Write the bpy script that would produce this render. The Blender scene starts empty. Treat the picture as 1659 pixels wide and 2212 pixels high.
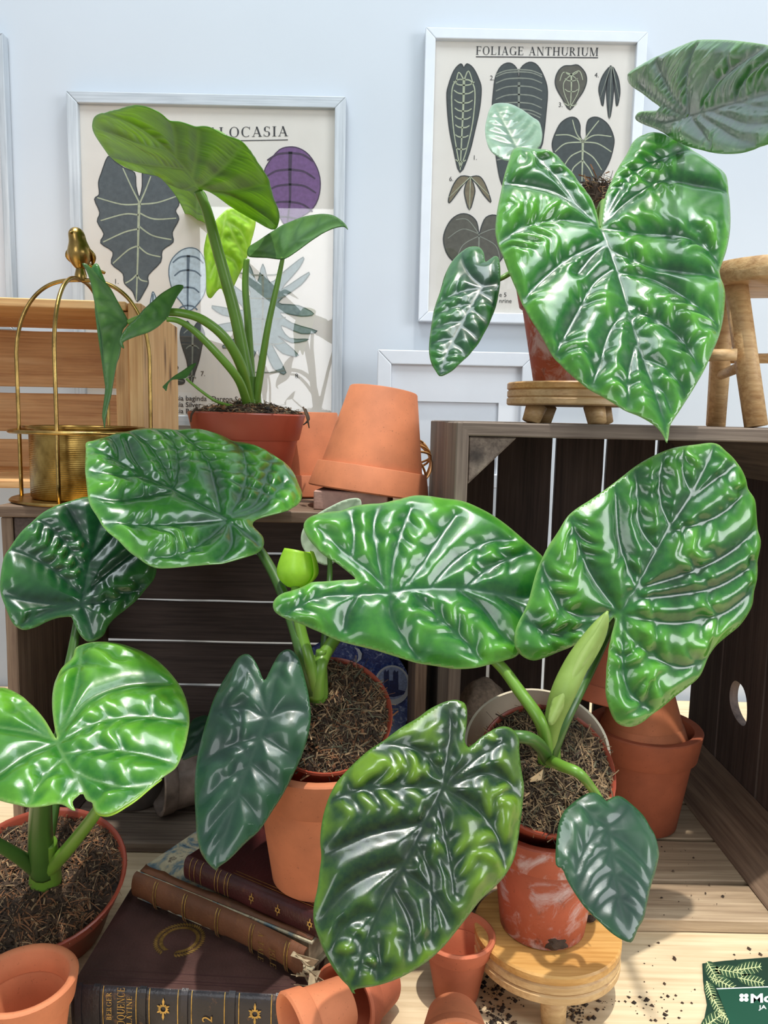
import bpy, bmesh, math, random
import numpy as np
from mathutils import Vector, Matrix, noise
from mathutils.geometry import delaunay_2d_cdt

random.seed(7)
SC = bpy.context.scene
COL = SC.collection
PI = math.pi

# ------------------------------------------------------------------ camera
IW, IH, FPX = 1659, 2212, 1650.0
PITCH, ROLL = math.radians(7.1), math.radians(1.2)
CAM = Vector((0, 0, .52))
FW = Vector((0, math.cos(PITCH), -math.sin(PITCH)))
R0 = Vector((1, 0, 0)); U0 = Vector((0, math.sin(PITCH), math.cos(PITCH)))
RT = R0 * math.cos(ROLL) + U0 * math.sin(ROLL)
UP = U0 * math.cos(ROLL) - R0 * math.sin(ROLL)
cd = bpy.data.cameras.new('camera'); cam = bpy.data.objects.new('camera', cd); COL.objects.link(cam)
cd.sensor_fit = 'VERTICAL'; cd.sensor_height = 24.0; cd.lens = FPX / IH * 24.0
cd.clip_start = .02; cd.clip_end = 50
m = Matrix((RT, UP, -FW)).transposed().to_4x4(); m.translation = CAM
cam.matrix_world = m
SC.camera = cam

# ------------------------------------------------------------------ light
w = bpy.data.worlds.new('world'); SC.world = w; w.use_nodes = True
w.node_tree.nodes['Background'].inputs[0].default_value = (.86, .93, 1.0, 1)
w.node_tree.nodes['Background'].inputs[1].default_value = .42

def aim(o, d):
    o.rotation_euler = Vector(d).to_track_quat('-Z', 'Y').to_euler()

sd = bpy.data.lights.new('sun', 'SUN'); sun = bpy.data.objects.new('sun', sd); COL.objects.link(sun)
sd.energy = 3.2; sd.angle = math.radians(1.0); sd.color = (1.0, .95, .86); sun.location = (0, 0, 3)
aim(sun, (-.04, .13, -1))

def area(name, loc, d, sx, sy, radiance, col):
    l = bpy.data.lights.new(name, 'AREA'); l.shape = 'RECTANGLE'; l.size = sx; l.size_y = sy
    l.energy = radiance * PI * sx * sy; l.color = col
    o = bpy.data.objects.new(name, l); COL.objects.link(o); o.location = loc; aim(o, d); return o
for sx_ in (-.5, .62):
    area('skylight', (sx_, .3, 2.6), (0, .12, -1), .78, 1.15, 7.5, (.86, .95, 1.0))
area('side_fill', (2.6, -.7, 1.25), (-1, .5, -.1), 1.3, 1.4, 8.5, (.95, .98, 1.0))  # added area light: front fill from the right and highlights on the leaves
area('shop_window', (-.72, -2.2, 1.13), (0, 1, 0), .95, 1.35, 5.0, (.95, .98, 1.0))

SC.view_settings.view_transform = 'Standard'
SC.view_settings.look = 'None'
SC.view_settings.exposure = 0.0
SC.view_settings.gamma = 1.0
SC.view_settings.use_curve_mapping = False

# ------------------------------------------------------------------ pixel helpers
def ray(x, y):
    return FW + RT * ((x - IW / 2) / FPX) + UP * ((IH / 2 - y) / FPX)
def P(x, y, Y):
    d = ray(x, y); return CAM + d * (Y / d.y)
def PZ(x, y, z):
    d = ray(x, y); return CAM + d * ((z - CAM.z) / d.z)
def zz(ox, oy, s, pts):
    return [(ox + x / s, oy + y / s) for x, y in pts]
def zv(ox, oy, s, vs):
    return [zz(ox, oy, s, v) for v in vs]

# ------------------------------------------------------------------ materials
def lin(c):
    c = c / 255.0
    return c / 12.92 if c <= .04045 else ((c + .055) / 1.055) ** 2.4
def S(r, g, b): return (lin(r), lin(g), lin(b), 1)

class NT:
    def __init__(s, name):
        s.m = bpy.data.materials.new(name); s.m.use_nodes = True
        s.t = s.m.node_tree; s.n = s.t.nodes; s.l = s.t.links
        s.b = s.n['Principled BSDF']; s.out = s.n['Material Output']
    def new(s, typ, **kw):
        n = s.n.new(typ)
        for k, v in kw.items(): setattr(n, k, v)
        return n
    def link(s, a, b): s.l.new(a, b)
    def ramp(s, fac, stops):
        r = s.new('ShaderNodeValToRGB'); cr = r.color_ramp
        while len(cr.elements) < len(stops): cr.elements.new(.5)
        for e, (p, c) in zip(cr.elements, stops): e.position = p; e.color = c
        s.link(fac, r.inputs[0]); return r.outputs[0]
    def coords(s, scale=(1, 1, 1), rand=True):
        tc = s.new('ShaderNodeTexCoord'); mp = s.new('ShaderNodeMapping'); mp.inputs['Scale'].default_value = scale
        s.link(tc.outputs['Object'], mp.inputs[0])
        if rand:
            oi = s.new('ShaderNodeObjectInfo'); mu = s.new('ShaderNodeMath', operation='MULTIPLY'); mu.inputs[1].default_value = 37.0
            s.link(oi.outputs['Random'], mu.inputs[0])
            ad = s.new('ShaderNodeVectorMath', operation='ADD')
            s.link(mp.outputs[0], ad.inputs[0]); s.link(mu.outputs[0], ad.inputs[1]); return ad.outputs[0]
        return mp.outputs[0]
    def noise(s, vec, scale, detail=4, rough=.55, dist=0):
        n = s.new('ShaderNodeTexNoise'); n.inputs['Scale'].default_value = scale; n.inputs['Detail'].default_value = detail
        n.inputs['Roughness'].default_value = rough; n.inputs['Distortion'].default_value = dist
        if vec is not None: s.link(vec, n.inputs['Vector'])
        return n.outputs['Fac']
    def mix(s, fac, a, b, blend='MIX'):
        n = s.new('ShaderNodeMix', data_type='RGBA', blend_type=blend)
        for sock, v in ((n.inputs[0], fac), (n.inputs[6], a), (n.inputs[7], b)):
            if isinstance(v, (int, float)): sock.default_value = v
            elif isinstance(v, tuple): sock.default_value = v
            else: s.link(v, sock)
        return n.outputs[2]
    def bump(s, h, strength, dist=.001):
        b = s.new('ShaderNodeBump'); b.inputs['Strength'].default_value = strength; b.inputs['Distance'].default_value = dist
        s.link(h, b.inputs['Height']); s.link(b.outputs[0], s.b.inputs['Normal']); return b.outputs[0]
    def set(s, **kw):
        for k, v in kw.items():
            k = k.replace('_', ' ')
            if isinstance(v, (int, float, tuple)): s.b.inputs[k].default_value = v
            else: s.link(v, s.b.inputs[k])

def m_plain(name, col, rough=.5, metal=0, var=.12, scale=30, bump=0):
    t = NT(name); v = t.coords()
    f = t.noise(v, scale, 5)
    dark = tuple(c * (1 - var * 1.6) for c in col[:3]) + (1,); lite = tuple(min(1, c * (1 + var)) for c in col[:3]) + (1,)
    t.set(Base_Color=t.ramp(f, [(.3, dark), (.7, lite)]), Roughness=rough, Metallic=metal)
    if bump: t.bump(t.noise(v, scale * 6, 4), bump)
    return t.m

def m_wood(name, dark, mid, light, rough=.6, grain=1.0, bump=.3, knots=True, axis=0):
    t = NT(name)
    sc = [26, 26, 26]; sc[axis] = 2.2
    v = t.coords(tuple(c * grain for c in sc))
    f1 = t.noise(v, 2.0, 8, .62, .6)
    sc2 = [240, 240, 240]; sc2[axis] = 7
    v2 = t.coords(tuple(c * grain for c in sc2))
    f2 = t.noise(v2, 1.0, 3, .6)
    v3 = t.coords((3, 3, 3)); f3 = t.noise(v3, 2.5, 4)
    c1 = t.ramp(f1, [(.28, dark), (.5, mid), (.72, light)])
    c2 = t.mix(.35, c1, t.ramp(f2, [(.35, dark), (.62, light)]))
    c3 = t.mix(.22, c2, t.ramp(f3, [(.35, dark), (.6, mid), (.75, light)]))
    if knots:
        sk = [17, 17, 17]; sk[axis] = 6
        vo = t.new('ShaderNodeTexVoronoi'); vo.inputs['Scale'].default_value = .8
        t.link(t.coords(tuple(sk)), vo.inputs['Vector'])
        k = t.ramp(vo.outputs['Distance'], [(.05, (1, 1, 1, 1)), (.17, (0, 0, 0, 1))])
        dk = tuple(c * .45 for c in dark[:3]) + (1,)
        c3 = t.mix(k, c3, dk)
    t.set(Base_Color=c3, Roughness=rough)
    t.bump(f2, bump, .0012)
    return t.m

def m_terracotta(name, col, weather=0.0, rough=.75):
    t = NT(name); v = t.coords()
    f = t.noise(v, 14, 5); sp = t.noise(v, 420, 2)
    d = tuple(c * .72 for c in col[:3]) + (1,); l = tuple(min(1, c * 1.14) for c in col[:3]) + (1,)
    c = t.ramp(f, [(.32, d), (.66, l)])
    c = t.mix(t.ramp(sp, [(.66, (0, 0, 0, 1)), (.74, (.6, .6, .6, 1))]), c, tuple(x * .45 for x in col[:3]) + (1,))
    if weather:
        wv = t.noise(v, 26, 8, .7, .8)
        c = t.mix(t.ramp(wv, [(.49, (0, 0, 0, 1)), (.63, (weather,) * 3 + (1,))]), c, S(206, 190, 190))
        dv = t.noise(v, 55, 6, .7)
        c = t.mix(t.ramp(dv, [(.58, (0, 0, 0, 1)), (.7, (.7, .7, .7, 1))]), c, S(70, 40, 28))
    t.set(Base_Color=c, Roughness=rough); t.bump(t.noise(v, 160, 5), .12)
    return t.m

def m_leaf(name, dark, mid, light, vein, edge, rough=.3, transl=.10, coat=.6, vw=.5, st=(.34, .62, 1.0)):
    t = NT(name); v = t.coords()
    at = t.new('ShaderNodeAttribute', attribute_name='vein'); ae = t.new('ShaderNodeAttribute', attribute_name='edge')
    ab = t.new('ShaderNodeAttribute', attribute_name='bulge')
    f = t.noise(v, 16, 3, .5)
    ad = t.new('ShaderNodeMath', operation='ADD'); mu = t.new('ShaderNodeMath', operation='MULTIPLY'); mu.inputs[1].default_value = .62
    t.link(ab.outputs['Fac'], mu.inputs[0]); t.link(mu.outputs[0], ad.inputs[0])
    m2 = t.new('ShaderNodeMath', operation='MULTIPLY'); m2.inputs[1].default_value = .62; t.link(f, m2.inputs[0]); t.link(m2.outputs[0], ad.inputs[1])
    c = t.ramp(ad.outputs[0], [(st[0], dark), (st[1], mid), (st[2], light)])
    c = t.mix(.10, c, t.ramp(t.noise(v, 180, 3), [(.35, dark), (.65, light)]))
    vm = t.new('ShaderNodeMath', operation='MULTIPLY'); vm.inputs[1].default_value = vw; t.link(at.outputs['Fac'], vm.inputs[0])
    c = t.mix(vm.outputs[0], c, vein)
    c = t.mix(ae.outputs['Fac'], c, edge)
    rv = t.noise(v, 60, 4)
    t.set(Base_Color=c, Roughness=rough, Coat_Weight=coat, Coat_Roughness=.1, Coat_IOR=1.52, Specular_IOR_Level=.5)
    b = t.bump(t.noise(v, 260, 4, .6), .10, .0006)
    if transl:
        tr = t.new('ShaderNodeBsdfTranslucent'); mx = t.new('ShaderNodeMixShader'); mx.inputs[0].default_value = transl
        hs = t.new('ShaderNodeHueSaturation'); hs.inputs['Hue'].default_value = .475; hs.inputs['Saturation'].default_value = 1.1; hs.inputs['Value'].default_value = 2.0
        t.link(c, hs.inputs['Color']); t.link(hs.outputs[0], tr.inputs['Color'])
        t.link(t.b.outputs[0], mx.inputs[1]); t.link(tr.outputs[0], mx.inputs[2]); t.link(mx.outputs[0], t.out.inputs[0])
    return t.m

def m_glass(name):
    t = NT(name); t.n.remove(t.b)
    tr = t.new('ShaderNodeBsdfTransparent'); gl = t.new('ShaderNodeBsdfGlossy'); gl.inputs['Roughness'].default_value = .015
    lw = t.new('ShaderNodeLayerWeight'); lw.inputs[0].default_value = .5; pw = t.new('ShaderNodeMath', operation='POWER'); pw.inputs[1].default_value = 5.0
    ma = t.new('ShaderNodeMath', operation='MULTIPLY_ADD'); ma.inputs[1].default_value = .96; ma.inputs[2].default_value = .04
    t.link(lw.outputs['Facing'], pw.inputs[0]); t.link(pw.outputs[0], ma.inputs[0]); mx = t.new('ShaderNodeMixShader')
    t.link(ma.outputs[0], mx.inputs[0]); t.link(tr.outputs[0], mx.inputs[1]); t.link(gl.outputs[0], mx.inputs[2])
    t.link(mx.outputs[0], t.out.inputs[0]); return t.m

def m_marble_paper(name):
    t = NT(name); v = t.coords()
    wv = t.noise(v, 22, 5, .6, 2.5)
    c = t.ramp(wv, [(.3, S(40, 62, 84)), (.42, S(110, 128, 132)), (.5, S(172, 160, 132)), (.6, S(188, 178, 150)), (.68, S(90, 74, 60)), (.8, S(160, 150, 128))])
    t.set(Base_Color=c, Roughness=.65); return t.m

def m_leather(name, col, rough=.42, wear=0):
    t = NT(name); v = t.coords()
    f = t.noise(v, 18, 6)
    c = t.ramp(f, [(.3, tuple(x * .5 for x in col[:3]) + (1,)), (.68, tuple(min(1, x * 1.35) for x in col[:3]) + (1,))])
    if wear:
        c = t.mix(t.ramp(t.noise(v, 60, 8, .7), [(.6, (0, 0, 0, 1)), (.7, (wear,) * 3 + (1,))]), c, S(160, 110, 62))
    t.set(Base_Color=c, Roughness=rough); t.bump(t.noise(v, 420, 3), .35, .001); return t.m

WALL = m_plain('wall_paint', S(201, 208, 216), .85, var=.012, scale=4, bump=.05)
M = dict(
    floor=m_plain('floor_grey', S(120, 116, 110), .8),
    table=m_wood('pine_table', S(170, 144, 110), S(214, 192, 156), S(232, 214, 182), .55, .8, .15, knots=False),
    tleg=m_wood('pine_leg', S(168, 132, 92), S(214, 184, 138), S(236, 212, 172), .55, .8, .15, axis=2),
    pine=m_wood('orange_pine', S(168, 112, 62), S(222, 172, 112), S(240, 204, 150), .6),
    grey=m_wood('weathered_wood', S(70, 58, 50), S(112, 96, 84), S(156, 140, 122), .75, 1.0, .5),
    dark=m_wood('dark_crate_wood', S(52, 40, 36), S(84, 68, 62), S(116, 98, 88), .7, 1.0, .5),
    brown=m_wood('brown_crate_wood', S(78, 58, 46), S(120, 96, 78), S(164, 140, 116), .7, 1.0, .5),
    tan=m_wood('tan_crate_wood', S(112, 92, 72), S(160, 136, 108), S(198, 176, 146), .7, 1.0, .5),
    bamboo=m_wood('bamboo', S(158, 108, 50), S(202, 152, 84), S(222, 178, 112), .4, 1.6, .15, knots=False),
    bamboo_edge=m_wood('bamboo_edge', S(164, 122, 76), S(206, 170, 118), S(222, 192, 144), .5, 1.6, .15, knots=False),
    stoolwood=m_wood('stool_wood', S(150, 106, 62), S(206, 164, 110), S(232, 200, 150), .55, 1.0, .5, knots=False),
    terra=m_terracotta('terracotta', S(202, 122, 82)),
    terra2=m_terracotta('terracotta_deep', S(186, 102, 70)),
    terraw=m_terracotta('terracotta_weathered', S(176, 88, 62), .75, .6),
    plastic=m_plain('red_brown_plastic', S(160, 74, 54), .38, var=.06, scale=20),
    cream=m_plain('cream_glaze', S(222, 212, 188), .35, var=.05),
    gold=m_plain('brass_gold', S(176, 144, 84), .3, 1.0, var=.3, scale=60, bump=.15),
    goldpot=None,
    silver=m_wood('brushed_silver', S(150, 158, 166), S(184, 192, 200), S(212, 218, 224), .35, 1.0, .1, knots=False),
    whitefr=m_plain('white_frame_paint', S(216, 222, 230), .4, var=.02),
    paper=m_plain('aged_paper', S(222, 217, 209), .8, var=.02, scale=25),
    paperw=m_plain('white_paper', S(228, 232, 238), .8, var=.01),
    glass=m_glass('glass'),
    ink=m_plain('ink', S(52, 52, 54), .8, var=.05),
    soil=m_plain('soil', S(66, 50, 38), .95, var=.6, scale=60, bump=.5),
    fib_d=m_plain('dark_fibre', S(66, 50, 36), .9, var=.4),
    fib_t=m_plain('tan_fibre', S(150, 124, 92), .9, var=.3),
    fib_o=m_plain('coir_fibre', S(124, 84, 54), .9, var=.3),
    fib_g=m_plain('moss_fibre', S(104, 100, 78), .9, var=.3),
    stem=m_plain('green_stem', S(104, 146, 52), .35, var=.15, scale=18),
    stem_d=m_plain('dark_stem', S(62, 98, 40), .35, var=.15, scale=18),
    brick=m_plain('pale_brick', S(206, 164, 150), .9, var=.15, scale=60, bump=.4),
    marble=m_marble_paper('marbled_paper'),
    pages=m_plain('aged_pages', S(176, 158, 128), .9, var=.3, scale=90),
    bkbrown=m_leather('brown_cloth', S(76, 52, 48), .45),
    bkblack=m_leather('black_leather', S(44, 40, 44), .35, .5),
    bktan=m_leather('tan_leather', S(104, 64, 40), .5, .25),
    bkburg=m_leather('burgundy_leather', S(66, 28, 28), .35, .12),
    gilt=m_plain('gilt', S(196, 160, 90), .4, .7, var=.3, scale=200),
    blue=None, white=m_plain('white_china', S(214, 218, 224), .25, var=.03),
    stone=m_plain('rough_stone', S(138, 122, 106), .95, var=.25, scale=200, bump=1.0),
    rattan=m_plain('rattan', S(190, 140, 84), .5, var=.2),
    card=m_plain('card_green', S(20, 70, 52), .5, var=.05),
)
t = NT('ribbed_brass'); v = t.coords()
wv = t.new('ShaderNodeTexWave', bands_direction='Z'); wv.inputs['Scale'].default_value = 150; t.link(v, wv.inputs['Vector'])
t.set(Base_Color=t.ramp(t.noise(v, 50, 6), [(.3, S(128, 98, 46)), (.6, S(190, 156, 88))]), Metallic=1.0, Roughness=.3); t.bump(wv.outputs['Fac'], .25, .0006)
M['goldpot'] = t.m
t = NT('blue_china'); v = t.coords()
t.set(Base_Color=t.ramp(t.noise(v, 130, 6, .7, 1.0), [(.4, S(36, 54, 118)), (.55, S(70, 92, 158)), (.68, S(190, 200, 224))]), Roughness=.22); M['blue'] = t.m

LEAFA = m_leaf('leaf_green', S(8, 46, 24), S(26, 92, 34), S(84, 152, 44), S(16, 58, 44), S(122, 168, 88))
LEAFB = m_leaf('leaf_deep', S(8, 38, 26), S(18, 70, 36), S(52, 112, 44), S(12, 44, 36), S(88, 140, 74))
LEAFC = m_leaf('leaf_bright', S(14, 62, 22), S(36, 104, 30), S(96, 158, 42), S(96, 138, 66), S(140, 180, 92), transl=.14)
LEAFD = m_leaf('leaf_mottled', S(10, 28, 20), S(20, 54, 26), S(96, 130, 28), S(18, 40, 28), S(74, 112, 42), vw=.6, st=(.45, .74, 1.1), coat=.4)
LEAFE = m_leaf('leaf_dark', S(12, 36, 32), S(22, 56, 40), S(44, 82, 52), S(22, 58, 38), S(52, 92, 56), rough=.38, coat=.4)
LEAFU = m_leaf('leaf_underside', S(58, 96, 22), S(88, 134, 30), S(124, 168, 46), S(120, 164, 70), S(92, 142, 46), rough=.42, transl=.34, coat=0, vw=.55)
LEAFY = m_leaf('leaf_young', S(118, 164, 36), S(160, 204, 56), S(196, 224, 104), S(206, 228, 140), S(168, 206, 82), rough=.4, transl=.4, coat=.1)
LEAFS = m_leaf('leaf_sage', S(66, 100, 76), S(104, 140, 112), S(150, 178, 150), S(96, 130, 100), S(160, 186, 160), rough=.3)
LEAFV = m_leaf('leaf_side_underside', S(50, 88, 40), S(74, 118, 56), S(104, 146, 76), S(60, 100, 52), S(70, 110, 56), rough=.42, transl=.25, coat=0)
LEAFP = m_leaf('leaf_pale_green', S(120, 144, 110), S(160, 180, 150), S(190, 204, 180), S(110, 138, 104), S(190, 206, 180), rough=.5, transl=.2, coat=0)

# ------------------------------------------------------------------ object helpers
def mk(name, verts, faces, mats, parent=None, smooth=False, midx=None, mat4=None):
    me = bpy.data.meshes.new(name)
    me.from_pydata([tuple(v) for v in verts], [], [tuple(f) for f in faces])
    if not isinstance(mats, (list, tuple)): mats = [mats]
    for mm in mats: me.materials.append(mm)
    if midx is not None: me.polygons.foreach_set('material_index', midx)
    if smooth: me.polygons.foreach_set('use_smooth', [True] * len(me.polygons))
    me.update()
    o = bpy.data.objects.new(name, me); COL.objects.link(o)
    if mat4 is not None: o.matrix_world = mat4
    if parent is not None: setpar(o, parent)
    return o
def world_of(o):
    mw = o.matrix_basis.copy()
    if o.parent: mw = world_of(o.parent) @ o.matrix_parent_inverse @ mw
    return mw
def setpar(o, p):
    o.parent = p; o.matrix_parent_inverse = world_of(p).inverted()
def tag(o, label=None, cat=None, group=None, kind=None):
    if label: o['label'] = label
    if cat: o['category'] = cat
    if group: o['group'] = group
    if kind: o['kind'] = kind
    return o
def empty(name, loc, label, cat, group=None):
    o = bpy.data.objects.new(name, None); COL.objects.link(o); o.location = loc; o.empty_display_size = .02
    return tag(o, label, cat, group)
def struct(o): o['kind'] = 'structure'; return o

def box_m(sx, sy, sz, bev=.001, cuts=0, jit=0.0, seed=0):
    bm = bmesh.new(); bmesh.ops.create_cube(bm, size=1)
    bmesh.ops.scale(bm, vec=(sx, sy, sz), verts=bm.verts)
    if cuts:
        es = [e for e in bm.edges if abs((e.verts[0].co - e.verts[1].co).x) > sx * .9]
        bmesh.ops.subdivide_edges(bm, edges=es, cuts=cuts)
    if jit:
        for v in bm.verts:
            n = noise.noise_vector(Vector((v.co.x * 14, v.co.y * 40 + seed * 3.7, v.co.z * 40 + seed)))
            v.co += Vector((n.x * jit * .8, n.y * jit, n.z * jit * .6))
    if bev: bmesh.ops.bevel(bm, geom=[e for e in bm.edges if len(e.link_faces) == 2 and e.calc_face_angle(0) > .8], offset=bev, segments=1, affect='EDGES')
    me = bpy.data.meshes.new('m'); bm.to_mesh(me); bm.free(); return me
SEED = [0]
def plank(name, c, ax, aw, L, W, T, mat, parent=None, jit=.0012, bev=.0012):
    """board: length L along ax, width W along aw, thickness T"""
    SEED[0] += 1
    me = box_m(L, W, T, bev, 7 if L > .08 else 2, jit, SEED[0]); me.name = name; me.materials.append(mat)
    x = Vector(ax).normalized(); y = Vector(aw); y = (y - x * y.dot(x)).normalized(); z = x.cross(y)
    mm = Matrix((x, y, z)).transposed().to_4x4(); mm.translation = Vector(c)
    o = bpy.data.objects.new(name, me); COL.objects.link(o); o.matrix_world = mm
    if parent is not None: setpar(o, parent)
    return o

def lathe(prof, seg=48):
    vs, fs = [], []; rings = []
    for r, z in prof:
        if r < 1e-6: rings.append([len(vs)]); vs.append((0, 0, z))
        else:
            rings.append(list(range(len(vs), len(vs) + seg)))
            for k in range(seg):
                a = 2 * PI * k / seg; vs.append((r * math.cos(a), r * math.sin(a), z))
    for A, B in zip(rings, rings[1:]):
        for k in range(seg):
            k2 = (k + 1) % seg
            if len(A) == 1 and len(B) == 1: continue
            if len(A) == 1: fs.append((A[0], B[k], B[k2]))
            elif len(B) == 1: fs.append((A[k], B[0], A[k2]))
            else: fs.append((A[k], B[k], B[k2], A[k2]))
    return vs, [f[::-1] for f in fs]
def lobj(name, prof, mat, parent=None, mat4=None, seg=48, sharp=True):
    vs, fs = lathe(prof, seg)
    o = mk(name, vs, fs, mat, parent, True, mat4=mat4)
    md = o.modifiers.new('es', 'EDGE_SPLIT'); md.split_angle = math.radians(38)
    return o
def MT(loc, rx=0, ry=0, rz=0, axis=None):
    if axis is not None:
        q = Vector((0, 0, 1)).rotation_difference(Vector(axis).normalized()); r = q.to_matrix().to_4x4()
    else:
        r = Matrix.Rotation(rz, 4, 'Z') @ Matrix.Rotation(ry, 4, 'Y') @ Matrix.Rotation(rx, 4, 'X')
    return Matrix.Translation(Vector(loc)) @ r

def catmull(pts, n=8, closed=False):
    pts = [np.array(p, float) for p in pts]; out = []
    N = len(pts); rng = range(N if closed else N - 1)
    for i in rng:
        if closed: p0, p1, p2, p3 = pts[(i - 1) % N], pts[i], pts[(i + 1) % N], pts[(i + 2) % N]
        else: p0, p1, p2, p3 = pts[max(i - 1, 0)], pts[i], pts[i + 1], pts[min(i + 2, N - 1)]
        for k in range(n):
            t = k / n
            out.append(.5 * ((2 * p1) + (-p0 + p2) * t + (2 * p0 - 5 * p1 + 4 * p2 - p3) * t * t + (-p0 + 3 * p1 - 3 * p2 + p3) * t ** 3))
    if not closed: out.append(pts[-1])
    return np.array(out)

def tube_geo(pts, rad, seg=10, n=8, flat=1.0, spline=True):
    q = np.array([list(p) + [r] for p, r in zip(pts, rad)]) if hasattr(rad, '__len__') else np.array([list(p) + [rad] for p in pts])
    s = catmull(q, n) if spline and len(q) > 2 else (catmull(q, 3) if spline else q)
    C = s[:, :3]; R = s[:, 3]
    vs, fs = [], []
    T = np.gradient(C, axis=0); T /= np.linalg.norm(T, axis=1)[:, None] + 1e-12
    u = np.cross(T[0], [0, 0, 1.]);
    if np.linalg.norm(u) < .1: u = np.cross(T[0], [0, 1., 0])
    u /= np.linalg.norm(u)
    for i in range(len(C)):
        u = u - T[i] * (u @ T[i]); u /= np.linalg.norm(u); v = np.cross(T[i], u)
        for k in range(seg):
            a = 2 * PI * k / seg
            vs.append(C[i] + (u * math.cos(a) + v * math.sin(a) * flat) * R[i])
    for i in range(len(C) - 1):
        for k in range(seg):
            k2 = (k + 1) % seg
            fs.append((i * seg + k, i * seg + k2, (i + 1) * seg + k2, (i + 1) * seg + k))
    fs.append(tuple(range(seg))[::-1]); b = (len(C) - 1) * seg; fs.append(tuple(b + k for k in range(seg)))
    return vs, fs
def tube(name, pts, rad, mat, parent=None, seg=10, n=8, flat=1.0, spline=True):
    vs, fs = tube_geo(pts, rad, seg, n, flat, spline)
    return mk(name, vs, fs, mat, parent, True)
def pxs(l): return [P(*q) for q in l]

# ------------------------------------------------------------------ leaves
def inpoly(pts, poly):
    x, y = pts[:, 0], pts[:, 1]; ins = np.zeros(len(pts), bool); n = len(poly)
    for i in range(n):
        x1, y1 = poly[i]; x2, y2 = poly[(i + 1) % n]
        c = ((y1 > y) != (y2 > y)) & (x < (x2 - x1) * (y - y1) / (y2 - y1 + 1e-15) + x1); ins ^= c
    return ins
def polydist(pts, pl, chunk=3000):
    pts = pts.astype(np.float32); pl = pl.astype(np.float32)
    a = pl[:-1]; d = pl[1:] - a; L2 = (d ** 2).sum(1) + 1e-12; L = np.sqrt(L2); cum = np.concatenate([[0], np.cumsum(L)])
    ad = (a * d).sum(1); D = np.empty(len(pts)); Sx = np.empty(len(pts))
    for s in range(0, len(pts), chunk):
        p = pts[s:s + chunk]
        t = np.clip((p @ d.T - ad) / L2, 0, 1)
        dx = p[:, :1] - a[:, 0] - t * d[:, 0]; dy = p[:, 1:] - a[:, 1] - t * d[:, 1]
        dx *= dx; dy *= dy; dx += dy; j = dx.argmin(1); r = np.arange(len(p))
        D[s:s + chunk] = np.sqrt(dx[r, j]); Sx[s:s + chunk] = cum[j] + t[r, j] * L[j]
    return D, Sx
def resample(poly, sp, closed=True):
    q = np.vstack([poly, poly[:1]]) if closed else poly
    L = np.concatenate([[0], np.cumsum(np.linalg.norm(np.diff(q, axis=0), axis=1))])
    n = max(8, int(L[-1] / sp)); t = np.linspace(0, L[-1], n, endpoint=not closed)
    return np.stack([np.interp(t, L, q[:, 0]), np.interp(t, L, q[:, 1])], 1)

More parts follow.
